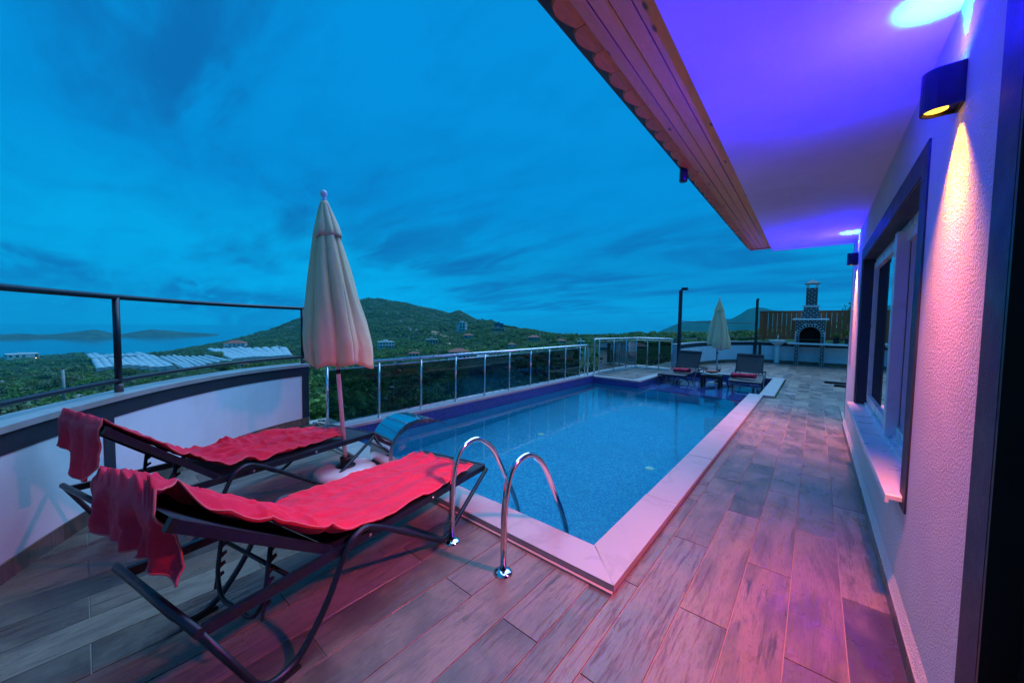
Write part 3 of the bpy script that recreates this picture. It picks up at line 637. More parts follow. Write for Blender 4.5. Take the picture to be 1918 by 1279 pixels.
# tile ends scalloping over the gutter: every tile its own piece
y_ = -1.55; TP = 0.192
while y_ < EY1-0.05:
    top = []; bot = []
    xin = seam(0, y_)+0.004; n_ = 8; poly = []
    for k in range(n_+1):
        u = k/n_; poly.append((xin-0.052-0.040*(math.sin(math.pi*u**0.75))-0.004*u, y_+0.002+(TP-0.004)*u))
    pts = poly[::-1]+[(xin, y_+0.002), (xin, y_+TP-0.002)]
    vs = [(x, y, CEIL+0.020) for x, y in pts]+[(x-0.01, y, CEIL+0.045) for x, y in pts]; n_ = len(pts)
    MB().add(vs, [tuple(range(n_)), tuple(range(n_, 2*n_))[::-1]]+[(i, n_+i, n_+(i+1) % n_, (i+1) % n_) for i in range(n_)]).build('eave_tile', M['fascia'], house)
    y_ += TP
gx = lambda y: seam(0, y)-0.03
MB().hexa([(gx(EY0)-0.105, EY0, CEIL+0.05), (gx(EY0), EY0, CEIL+0.05), (gx(EY0), EY0, CEIL+0.13), (gx(EY0)-0.115, EY0, CEIL+0.13)], [(gx(EY1)-0.085, EY1, CEIL+0.05), (gx(EY1), EY1, CEIL+0.05), (gx(EY1), EY1, CEIL+0.13), (gx(EY1)-0.095, EY1, CEIL+0.13)]).build('gutter', M['gutter'], house)
MB().lathe([(0.030, -0.075), (0.034, -0.07), (0.034, 0.06)], (-0.955, 3.47, CEIL+0.0), 14).build('gutter_outlet', M['gutter'], house)
MB().hexa([(-0.98, EY0, CEIL+0.14), (4.4, EY0, CEIL+1.5), (4.4, EY0, CEIL+1.6), (-0.98, EY0, CEIL+0.19)], [(-0.98, EY1+0.1, CEIL+0.14), (4.4, EY1+0.1, CEIL+1.5), (4.4, EY1+0.1, CEIL+1.6), (-0.98, EY1+0.1, CEIL+0.19)]).build('roof', M['roof_tile'], house)
MB().box(WALLX+0.31, 4.4, -1.6, SE, CEIL+0.0, CEIL+0.06).build('roof_slab', M['interior'], house)
# notice sheet near the far corner
nt = MB().box(WALLX-0.004, WALLX-0.0007, 7.16, 7.62, 1.05, 1.92).build('notice_sheet', plain('notice_paper', (0.62, 0.60, 0.58), 0.6)); tag(nt, 'printed notice sheet stuck on the wall under the far wall lamp', 'notice')
tx = MB(); zz = 1.86
for r_ in range(22):
    y = 7.20
    while y < 7.55:
        l_ = random.uniform(0.02, 0.07); tx.box(WALLX-0.0056, WALLX-0.0043, y, min(y+l_, 7.58), zz-0.010, zz); y += l_+0.014
    zz -= 0.036
tx.build('print', plain('print_ink', (0.16, 0.14, 0.18), 0.6), nt)
# wall lamps (lit, up and down)
M['lamp_body'] = plain('lamp_black', (0.010, 0.010, 0.016), 0.4, 0.2, var=0.2)
M['lens_warm'] = mat_emit('lens_warm', (1.0, 0.36, 0.03), 3.5); M['lens_cool'] = mat_emit('lens_cool', (0.35, 0.75, 1.0), 9.0)
def wall_lamp(y, label, k=1.0):
    z = 2.575; L_ = thing('wall_lamp', label, 'wall lamp', (WALLX, y, z), 0, 'up and down lamps on the house wall')
    prof = [(0, -0.052)]+[(-0.062-0.052*math.sin(a), -0.052*math.cos(a)) for a in np.linspace(0, math.pi, 14)]+[(0, 0.052)]
    poly = [(x-0.001, yy) for x, yy in prof]
    n_ = len(poly); b = MB()
    b.add([(x, yy, -0.08) for x, yy in poly]+[(x, yy, 0.08) for x, yy in poly], [(i, (i+1) % n_, n_+(i+1) % n_, n_+i) for i in range(n_)])
    inner = [(x*0.86-0.008, yy*0.86) for x, yy in poly]
    for zz, s_ in ((-0.08, 1), (0.08, -1)):
        vs = [(x, yy, zz) for x, yy in poly]+[(x, yy, zz) for x, yy in inner]+[(x, yy, zz+0.012*s_) for x, yy in inner]
        fs_ = [(i, (i+1) % n_, n_+(i+1) % n_, n_+i) for i in range(n_)]+[(n_+i, n_+(i+1) % n_, 2*n_+(i+1) % n_, 2*n_+i) for i in range(n_)]+[tuple(range(2*n_, 3*n_))]
        b.add(vs, fs_)
    b.build('lamp_body', M['lamp_body'], L_, rel=False)
    MB().lathe([(0.034, -0.0705), (0.034, -0.0685)], (-0.068, 0, 0), 20).build('lens', M['lens_warm'], L_, rel=False)
    MB().lathe([(0.034, 0.0685), (0.034, 0.0705)], (-0.068, 0, 0), 20).build('lens', M['lens_cool'], L_, rel=False)
    def spot(nm, dz, up, e, col, ang, blend, rad, lean, ox):
        l = bpy.data.lights.new(nm, 'SPOT'); l.energy = e*k; l.color = col; l.spot_size = R(ang); l.spot_blend = blend; l.shadow_soft_size = rad
        o = bpy.data.objects.new(nm, l); COL.objects.link(o); o.parent = L_; o.location = (ox, 0, dz)
        o.rotation_euler = (0, math.pi+R(lean), 0) if up else (0, R(lean), 0)      # lean > 0 turns the throw away from the wall
    for a in LAMP: spot(*a)
    return L_
LAMP = [('beam_down', -0.095, False, 66, (1.0, 0.33, 0.0), 84, 1.0, 0.02, -6, -0.072),
        ('spill_down', -0.10, False, 270, (1.0, 0.13, 0.22), 106, 1.0, 0.10, 30, -0.112),
        ('beam_up', 0.10, True, 34, (0.015, 0.42, 1.0), 60, 0.6, 0.02, 0, -0.068),
        ('spill_up', 0.10, True, 190, (0.004, 0.001, 1.0), 174, 0.5, 0.03, -14, -0.10)]
wall_lamp(2.30, 'black half-round wall lamp lit up and down, nearest the dark door surround')
wall_lamp(7.02, 'black wall lamp lit up and down, at the far house corner past the window')
# ================================================================== PARAPETS AND RAILS
def catmull(P, n=6):
    P = [Vector((p[0], p[1])) for p in P]; out = []
    for i in range(len(P)-1):
        a, b, c, d = P[max(i-1, 0)], P[i], P[i+1], P[min(i+2, len(P)-1)]
        for k in range(n):
            t_ = k/n; out.append(0.5*((2*b)+(-a+c)*t_+(2*a-5*b+4*c-d)*t_*t_+(-a+3*b-3*c+d)*t_**3))
    out.append(P[-1]); return out
def offset(poly, d):
    out = []
    for i, p in enumerate(poly):
        a, b = poly[max(i-1, 0)], poly[min(i+1, len(poly)-1)]; t_ = (b-a).normalized(); out.append(p+Vector((-t_.y, t_.x))*d)
    return out
def ribbon(poly, d0, d1, z0, z1):
    """closed strip following poly between lateral offsets d0..d1 (positive = left of travel)"""
    A, B = offset(poly, d0), offset(poly, d1); n_ = len(poly); mb = MB(); vs = []
    for a, b in zip(A, B): vs += [(a.x, a.y, z0), (b.x, b.y, z0), (b.x, b.y, z1), (a.x, a.y, z1)]
    fs_ = []
    for i in range(n_-1):
        for k in range(4): fs_.append((4*i+k, 4*i+(k+1) % 4, 4*i+4+(k+1) % 4, 4*i+4+k))
    fs_ += [(0, 1, 2, 3), (4*n_-1, 4*n_-2, 4*n_-3, 4*n_-4)]
    return mb.add(vs, fs_)
def cut(poly, s0, s1):
    """part of a polyline between two arc lengths"""
    L_ = [0.0]
    for a, b in zip(poly, poly[1:]): L_.append(L_[-1]+(b-a).length)
    def at(s):
        for i in range(len(poly)-1):
            if s <= L_[i+1]+1e-9: u = (s-L_[i])/(L_[i+1]-L_[i]); return poly[i].lerp(poly[i+1], u)
        return poly[-1]
    s1 = min(s1, L_[-1])
    return [at(s0)]+[p for p, l in zip(poly, L_) if s0+1e-4 < l < s1-1e-4]+[at(s1)], L_[-1]
def nearest_s(poly, q):
    best, L_ = (1e9, 0), 0
    for a, b in zip(poly, poly[1:]):
        for k in range(11):
            p = a.lerp(b, k/10); d = (p-Vector(q)).length
            if d < best[0]: best = (d, L_+(b-a).length*k/10)
        L_ += (b-a).length
    return best[1]
def parapet(name, label, base, pil, side, zt=0.93, wall_m=None):
    pts = catmull(base); o = thing(name, label, 'parapet wall', (pts[0].x, pts[0].y, 0)); sd_ = side
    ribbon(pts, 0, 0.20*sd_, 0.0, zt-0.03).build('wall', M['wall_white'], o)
    ribbon(pts, -0.025*sd_, 0.225*sd_, zt-0.03, zt+0.012).build('cap', M['marble'], o)
    ribbon(pts, -0.006*sd_, -0.0006*sd_, zt-0.165, zt-0.031).build('top_band', M['navy'], o)
    for s in pil:
        c, _ = cut(pts, s-0.055, s+0.055); ribbon(c, -0.0058*sd_, -0.0006*sd_, 0.12, zt-0.1655).build('pilaster_band', M['navy'], o)
    _, tot = cut(pts, 0, 1e9); s = 0.0
    while s < tot-0.02:
        c, _ = cut(pts, s+0.002, min(s+0.62, tot)); ribbon(c, -0.013*sd_, -0.0006*sd_, 0.0005, 0.118).build('skirting_tile', M['plank'], o); s += 0.62
    return o, pts
inner = catmull(para_base)
_, para_len = cut(inner, 0, 1e9)
pil_s = nearest_s(inner, onz(266, 905, 0.2)[:2])
pw, para_pts = parapet('parapet_wall', 'curved white parapet wall with dark top band behind the loungers', para_base, [pil_s, para_len-0.06, 1.2], 1)

# handrail on the curved parapet
hr = thing('handrail', 'dark tubular handrail standing on the curved parapet', 'handrail', (para_pts[0].x, para_pts[0].y, 0.94))
mid = offset(para_pts, 0.11)
MB().tube([(p.x, p.y, 1.785) for p in mid], 0.024, 10).build('top_rail', M['metal_dark'], hr)
MB().tube([(p.x, p.y, 1.045) for p in mid], 0.021, 10).build('lower_rail', M['metal_dark'], hr)
ps = onz(238, 733, 0.945); s_post = nearest_s(mid, ps[:2]); _, ml = cut(mid, 0, 1e9)
for s in (s_post, s_post-1.75, s_post-3.4, ml-0.02):
    if s < 0.05: continue
    c, _ = cut(mid, s-0.01, s); q = c[-1]
    po = MB().tube([(q.x, q.y, 0.943), (q.x, q.y, 1.78)], 0.0245, 12).build('post', M['metal_dark'], hr)
    MB().lathe([(0.030, 0.0), (0.030, 0.075)], (q.x, q.y, 0.943), 12).build('post_foot', plain('worn_post_foot', (0.12, 0.10, 0.10), 0.6, 0.5, var=0.5, vscale=30), po)
# rubble at the parapet end
rb = MB()
for i in range(26):
    c_ = (-5.9+random.uniform(-0.12, 0.42), 2.36+random.uniform(-0.09, 0.10), random.uniform(0.0, 0.05)); s_ = random.uniform(0.02, 0.05)
    vs = [(c_[0]+s_*random.uniform(0.5, 1)*a, c_[1]+s_*random.uniform(0.5, 1)*b_, c_[2]+s_*random.uniform(0.5, 1)*d_) for a in (-1, 1) for b_ in (-1, 1) for d_ in (-1, 1)]
    rb.add(vs, [(0, 1, 3, 2), (4, 6, 7, 5), (0, 4, 5, 1), (2, 3, 7, 6), (0, 2, 6, 4), (1, 5, 7, 3)])
tag(rb.build('rubble', M['stone']), 'loose mortar rubble at the end of the parapet', kind='stuff')
MB().box(-6.15, -5.37, 2.26, 2.6, -0.3, 0.0).build('ground_ledge', M['concrete']); tag(bpy.data.objects['ground_ledge'], 'rough concrete ledge at the end of the parapet', kind='structure')
# glass railing along the pool
gr = thing('glass_railing', 'steel railing with smoked glass panes along the sea side of the pool', 'railing', (-5.22, 2.1, KZ))
RX, RZ = -5.215, 0.99
MB().tube(fillet([(RX, 2.12, RZ), (RX, 9.78, RZ), (RX, 9.78, KZ+0.001)], 0.07), 0.026, 12).build('handrail', M['rail_steel'], gr)
MB().tube([(RX, 2.15, 0.915), (RX, 9.30, 0.915)], 0.010, 8).build('glass_rail', M['rail_steel'], gr)
MB().tube([(RX, 2.15, KZ+0.045), (RX, 9.30, KZ+0.045)], 0.010, 8).build('glass_rail', M['rail_steel'], gr)
py_ = [2.2+0.788*k for k in range(10)]
for y in py_+[9.6]:
    o = MB().tube([(RX, y, KZ+0.0005), (RX, y, RZ-0.027)], 0.018, 10).build('post', M['rail_steel'], gr)
    MB().lathe([(0.034, 0.0), (0.034, 0.008), (0.022, 0.014)], (RX, y, KZ), 14).build('flange', M['rail_steel'], o)
for a, c in zip(py_, py_[1:]): MB().box(RX-0.004, RX+0.004, a+0.021, c-0.021, KZ+0.056, 0.904).build('pane', M['glass_tint'], gr)
# glass railing round the platform
gp = thing('platform_railing', 'steel railing with smoked glass panes round the raised corner platform', 'railing', (-5.45, 10.8, CT))
A_, B_, C_ = Vector((-5.50, 10.75, 0)), Vector((-5.17, 13.55, 0)), Vector((-3.86, 13.60, 0)); RZ2 = 1.13
up = lambda v, z: (v.x, v.y, z)
MB().tube(fillet([up(A_, CT+0.001), up(A_, RZ2), up(B_, RZ2), up(C_, RZ2)], 0.07), 0.026, 12).build('handrail', M['rail_steel'], gp)
for z in (1.06, CT+0.05): MB().tube([up(A_.lerp(B_, 0.1), z), up(B_, z), up(C_, z)], 0.010, 8).build('glass_rail', M['rail_steel'], gp)
pp = [A_.lerp(B_, k) for k in (0.10, 0.42, 0.72, 0.985)]+[B_.lerp(C_, k) for k in (0.30, 0.62, 0.95)]
for q in pp: MB().tube([up(q, CT+0.0005), up(q, RZ2-0.027)], 0.018, 10).build('post', M['rail_steel'], gp)
for a, c in zip(pp, pp[1:]):
    d = (c-a).normalized()*0.021; MB().bar(up(a+d, (CT+1.06)/2), up(c-d, (CT+1.06)/2), 0.008, 1.06-CT-0.13).build('pane', M['glass_tint'], gp)
# far parapet
far_base = [(-3.80, 13.80), (-3.78, 15.2), (-3.68, 16.6), (-3.35, 18.0), (-2.75, 19.3), (-2.05, 20.30)]
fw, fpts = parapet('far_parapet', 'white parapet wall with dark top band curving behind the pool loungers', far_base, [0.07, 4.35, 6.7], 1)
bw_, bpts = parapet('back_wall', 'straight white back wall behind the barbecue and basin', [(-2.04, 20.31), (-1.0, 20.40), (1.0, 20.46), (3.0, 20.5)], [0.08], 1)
def tall_post(q, label, lampbox):
    o = thing('steel_post', label, 'post', (q[0], q[1], 0))
    MB().bevbox(q[0]-0.05, q[0]+0.05, q[1]-0.05, q[1]+0.05, 0.0, 2.86, 0.004).build('shaft', M['navy'], o)
    if lampbox:
        MB().box(q[0]+0.03, q[0]+0.22, q[1]-0.07, q[1]+0.07, 2.861, 2.95).build('floodlight', M['metal_dark'], o)
        MB().box(q[0]-0.03, q[0]+0.03, q[1]-0.02, q[1]+0.02, 2.861, 2.89).build('bracket', M['metal_dark'], o)
    else: MB().box(q[0]-0.03, q[0]+0.07, q[1]-0.06, q[1]+0.06, 2.861, 2.92).build('floodlight', M['metal_dark'], o)
tall_post((-3.72, 13.72), 'tall dark post with floodlight at the end of the platform railing', True)
tall_post((-2.12, 20.14), 'tall dark post at the corner beside the wooden fence', False)
wr = thing('wire_rail', 'two thin dark rails strung between the tall posts', 'rail', (-3.72, 13.72, 1.0))
fo = offset(fpts, 0.1)
for z in (1.78, 1.12): MB().tube([(-3.70, 13.80, z)]+[(p.x, p.y, z) for p in fo[2:-1]]+[(-2.13, 20.08, z)], 0.016, 8).build('rail', M['metal_dark'], wr)
# wooden fence
fe = thing('wooden_fence', 'brown slatted wooden fence above the back wall', 'fence', (-2.05, 20.62, 0.95))
for z in (1.10, 2.26): MB().box(-2.06, 3.3, 20.60, 20.64, z, z+0.09).build('rail', M['fence'], fe)
k = 0; x = -2.04
while x < 3.2:
    MB().box(x, x+0.142, 20.575, 20.598, 1.08, 2.36+random.uniform(-0.004, 0.004)).build('slat', M['fence'], fe); x += 0.170
for x in (-1.9, 0.0, 1.9): MB().box(x, x+0.07, 20.6405, 20.71, 0.95, 2.34).build('post', M['fence'], fe)
# barbecue
bq = thing('barbecue', 'dark brick barbecue with white joints, arched fire mouth and tapering chimney', 'barbecue', (-0.19, 20.1, 0))
YF, YBK = 19.86, 20.36
MB().box(-0.93, 2.6, YF-0.05, YBK, 0.885, 0.965).build('counter_slab', M['ceramic'], bq)
def bricks_on(name, x0, x1, z0, z1, yf, nx, skip=None, taper=None):
    """courses of dark bricks proud of a white core"""
    mb = MB(); ch = 0.080; z = z0+0.015; row = 0
    while z+ch*0.7 < z1:
        zt = min(z+ch*0.76, z1-0.005); a0, a1 = (x0, x1) if taper is None else taper((z+zt)/2)
        w_ = (a1-a0)/nx; off_ = 0 if row % 2 else w_/2; x = a0-off_
        while x < a1-0.01:
            q0, q1 = max(x+0.012, a0+0.008), min(x+w_-0.012, a1-0.008)
            if q1-q0 > 0.03 and not (skip and skip((q0+q1)/2, (z+zt)/2)):
                mb.box(q0, q1, yf-0.012, yf+0.004, z, zt)
            x += w_
        z += ch; row += 1
    return tag(mb.build(name, M['brick_dark'], bq), kind='stuff')
for x0, x1 in ((-0.69, -0.54), (0.16, 0.31)):
    MB().box(x0, x1, YF, YBK, 0.0005, 0.884).build('leg', M['mortar'], bq)
    bricks_on('leg_bricks', x0, x1, 0, 0.884, YF, 1)
AC, AR, AZ0 = -0.185, 0.355, 1.28
inside = lambda x, z, r: (abs(x-AC) < r and z < AZ0) or ((x-AC)**2+((z-AZ0)/1.05)**2 < r*r)
# body with an arched mouth : jambs, crown strips and back
bm_ = MB(); bm_.box(-0.69, AC-AR, YF, YBK, 0.966, 1.92); bm_.box(AC+AR, 0.31, YF, YBK, 0.966, 1.92)
na = 14; arc = [(AC+AR*math.cos(a), AZ0+AR*1.05*math.sin(a)) for a in np.linspace(0, math.pi, na+1)]
for (xa, za), (xb, zb) in zip(arc, arc[1:]): bm_.hexa([(xb, YF, zb), (xa, YF, za), (xa, YF, 1.92), (xb, YF, 1.92)], [(xb, YBK, zb), (xa, YBK, za), (xa, YBK, 1.92), (xb, YBK, 1.92)])
bm_.build('body', M['mortar'], bq)
MB().box(AC-AR, AC+AR, YBK-0.03, YBK-0.002, 0.966, 1.66).build('fire_back', M['soot'], bq)
fl = MB(); rows = [[(AC+(AR-0.004)*math.cos(a), y, AZ0+(AR-0.004)*1.05*math.sin(a)) for a in np.linspace(0, math.pi, 15)] for y in (YF+0.04, YBK-0.03)]
fl.grid(rows); fl.box(AC-AR+0.002, AC-AR+0.006, YF+0.04, YBK-0.03, 0.966, AZ0).box(AC+AR-0.006, AC+AR-0.002, YF+0.04, YBK-0.03, 0.966, AZ0); fl.build('fire_lining', M['soot'], bq)
gt = MB()
for i in range(9): gt.box(AC-AR+0.02, AC+AR-0.02, YF+0.08+i*0.035, YF+0.092+i*0.035, 1.10, 1.112)
gt.box(AC-AR+0.01, AC+AR-0.01, YF+0.06, YF+0.075, 1.07, 1.13); gt.build('grill_grate', M['rust'], bq)
bricks_on('body_bricks', -0.69, 0.31, 0.966, 1.92, YF, 7, skip=lambda x, z: inside(x, z, AR+0.12))
ab = MB()
for a in np.linspace(0.09, math.pi-0.09, 13):
    c_, s_ = math.cos(a), math.sin(a); p = lambda r, t_: (AC+r*c_-t_*s_, YF-0.016, AZ0+1.05*(r*s_)+t_*c_); h_ = 0.030
    q = [p(AR+0.012, -h_), p(AR+0.10, -h_), p(AR+0.10, h_), p(AR+0.012, h_)]; ab.hexa(q, [(x, YF+0.003, z) for x, _, z in q])
for sx in (-1, 1):
    for k in range(3): xa, xb = sorted((AC+sx*(AR+0.012), AC+sx*(AR+0.10))); ab.box(xa, xb, YF-0.016, YF+0.003, 0.985+k*0.095, 1.06+k*0.095)
tag(ab.build('arch_bricks', M['brick_dark'], bq), kind='stuff')
MB().bevbox(-0.79, 0.40, YF-0.09, YBK, 1.921, 1.995, 0.01).build('mantel', M['ceramic'], bq)
ht = lambda z: (-0.19-0.335+(z-1.995)/0.5*0.105, -0.19+0.335-(z-1.995)/0.5*0.105)
MB().hexa([(-0.525, YF+0.02, 1.996), (0.145, YF+0.02, 1.996), (0.145, YBK, 1.996), (-0.525, YBK, 1.996)], [(-0.42, YF+0.10, 2.495), (0.04, YF+0.10, 2.495), (0.04, YBK-0.05, 2.495), (-0.42, YBK-0.05, 2.495)]).build('hood', M['mortar'], bq)
hb = MB(); z = 2.01; row = 0
while z < 2.44:
    a0, a1 = ht(z+0.03); yf = YF+0.02+(z-1.995)/0.5*0.08; w_ = (a1-a0)/3; x = a0-(0 if row % 2 else w_/2)
    while x < a1-0.01:
        q0, q1 = max(x+0.012, a0+0.006), min(x+w_-0.012, a1-0.006)
        if q1-q0 > 0.03: hb.hexa([(q0, yf-0.014, z), (q1, yf-0.014, z), (q1, yf+0.02, z), (q0, yf+0.02, z)], [(q0, yf-0.003, z+0.066), (q1, yf-0.003, z+0.066), (q1, yf+0.03, z+0.066), (q0, yf+0.03, z+0.066)])
        x += w_
    z += 0.095; row += 1
tag(hb.build('hood_bricks', M['brick_dark'], bq), kind='stuff')
MB().box(-0.47, 0.09, YF+0.06, YBK-0.02, 2.496, 2.56).build('chimney_ledge', M['ceramic'], bq)
MB().box(-0.385, 0.005, YF+0.11, YBK-0.08, 2.561, 3.30).build('chimney', M['mortar'], bq)
bricks_on('chimney_bricks', -0.385, 0.005, 2.561, 3.30, YF+0.11, 2)
for x0, x1 in ((-0.375, -0.30), (-0.08, -0.005)): MB().box(x0, x1, YF+0.12, YBK-0.09, 3.301, 3.46).build('cap_pillar', M['mortar'], bq)
MB().add([(-0.44, YF+0.05, 3.461), (0.06, YF+0.05, 3.461), (0.06, YBK-0.02, 3.461), (-0.44, YBK-0.02, 3.461), (-0.44, YF+0.05, 3.49), (0.06, YF+0.05, 3.49), (0.06, YBK-0.02, 3.49), (-0.44, YBK-0.02, 3.49), (-0.19, (YF+YBK)/2, 3.66)],
         [(0, 3, 2, 1), (0, 1, 5, 4), (1, 2, 6, 5), (2, 3, 7, 6), (3, 0, 4, 7), (4, 5, 8), (5, 6, 8), (6, 7, 8), (7, 4, 8)]).build('chimney_cap', M['concrete'], bq)
# wash basin
sk = thing('wash_basin', 'white ceramic pedestal wash basin left of the barbecue', 'basin', (-1.30, 20.1, 0))
def oval(cx_, cy_, rx, ry, z, n=28): return [(cx_+rx*math.cos(2*math.pi*k/n), cy_+ry*math.sin(2*math.pi*k/n), z) for k in range(n)]
def rings(rs, cap0=True, cap1=True):
    mb = MB(); n_ = len(rs[0]); vs = [p for r_ in rs for p in r_]; fs_ = [(i*n_+k, i*n_+(k+1) % n_, (i+1)*n_+(k+1) % n_, (i+1)*n_+k) for i in range(len(rs)-1) for k in range(n_)]
    mb.add(vs, fs_, True)
    if cap0: mb.f.append(tuple(range(n_))[::-1]); mb.sm.append(False)
    if cap1: mb.f.append(tuple(range((len(rs)-1)*n_, len(rs)*n_))); mb.sm.append(False)
    return mb
rings([oval(-1.3, 20.14, 0.10, 0.10, 0.80), oval(-1.3, 20.12, 0.20, 0.16, 0.86), oval(-1.3, 20.10, 0.31, 0.24, 0.97), oval(-1.3, 20.10, 0.325, 0.25, 1.03), oval(-1.3, 20.10, 0.30, 0.225, 1.035), oval(-1.3, 20.10, 0.24, 0.17, 0.96), oval(-1.3, 20.10, 0.08, 0.06, 0.92)]).build('bowl', M['ceramic'], sk)
MB().lathe([(0.115, 0.0005), (0.105, 0.05), (0.095, 0.4), (0.10, 0.805)], (-1.3, 20.17, 0), 20).build('pedestal', M['ceramic'], sk)
tp = MB().lathe([(0.028, 0), (0.022, 0.05), (0.02, 0.12)], (-1.3, 20.30, 1.03), 12).build('tap', M['steel'], sk)
MB().tube(fillet([(-1.3, 20.30, 1.14), (-1.3, 20.28, 1.22), (-1.3, 20.16, 1.16)], 0.04), 0.014, 8).build('spout', M['steel'], tp); MB().tube([(-1.3, 20.3, 1.15), (-1.29, 20.33, 1.26)], 0.009, 6).build('lever', M['steel'], tp)
MB().tube(fillet([(-1.42, 20.33, 0.60), (-1.44, 20.22, 0.60), (-1.50, 20.18, 0.62), (-1.41, 20.15, 0.5)], 0.03), 0.016, 8).build('valve', M['steel'], sk)
# ================================================================== POOL FITTINGS
ld = thing('pool_ladder', 'chrome pool ladder with two bent rails at the near end of the pool', 'ladder', (-1.73, 1.9, 0))
for x in (-1.476, -1.98):
    path = fillet([(x, 1.705, 0.0), (x, 1.71, 0.45), (x, 1.76, 0.66), (x, 1.95, 0.725), (x, 2.13, 0.60), (x, 2.40, 0.13), (x, 2.50, -0.10), (x, 2.50, -1.15)], 0.16, 8)
    ro = MB().tube(path, 0.0215, 14).build('rail', M['steel'], ld)
    MB().lathe([(0.062, 0.0005), (0.062, 0.006), (0.050, 0.016), (0.030, 0.022), (0.0225, 0.024)], (x, 1.705, 0), 24, caps=False).build('flange', M['steel'], ro)
for z in (-0.42, -0.72, -1.02): MB().bevbox(-1.957, -1.499, 2.46, 2.545, z-0.02, z, 0.004).build('step', M['steel'], ld)
# waterfall spout
sp = thing('waterfall_spout', 'curved polished steel waterfall spout pouring over the pool edge', 'waterfall spout', (-3.55, 2.1, CT))
prof = [(2.02, 0.051), (2.01, 0.16), (2.02, 0.27), (2.06, 0.37), (2.13, 0.455), (2.22, 0.51), (2.34, 0.53), (2.48, 0.515), (2.60, 0.475), (2.70, 0.425)]
wid = [0.20, 0.20, 0.20, 0.205, 0.21, 0.215, 0.22, 0.225, 0.235, 0.24]
dirx = 0.04
def spt(i, s, d):
    y, z = prof[i]; return (-3.55+(y-2.02)*dirx+s*wid[i]*0.95, y+0.02+d*(0.0 if i > 5 else 1.0), z-d*(1.0 if i > 3 else 0.0))
top = [[spt(i, s, 0) for s in np.linspace(-1, 1, 9)] for i in range(len(prof))]; bot = [[spt(i, s, 0.045 if i < 8 else 0.012) for s in np.linspace(-1, 1, 9)] for i in range(len(prof))]
MB().grid(top).build('top_sheet', M['steel'], sp); MB().grid([r_[::-1] for r_ in bot]).build('under_sheet', M['steel'], sp)
for j in (0, -1): MB().grid([[a[j], b_[j]] for a, b_ in zip(top, bot)]).build('side_cheek', plain('cheek_steel', (0.45, 0.30, 0.30), 0.25, 1.0), sp)
for i in (2, 5, 7):
    mbl = MB()
    mbl.tube([(p[0], p[1]-0.002, p[2]+0.003) for p in top[i]], 0.0025, 6); mbl.build('weld_seam', M['rail_steel'], sp)
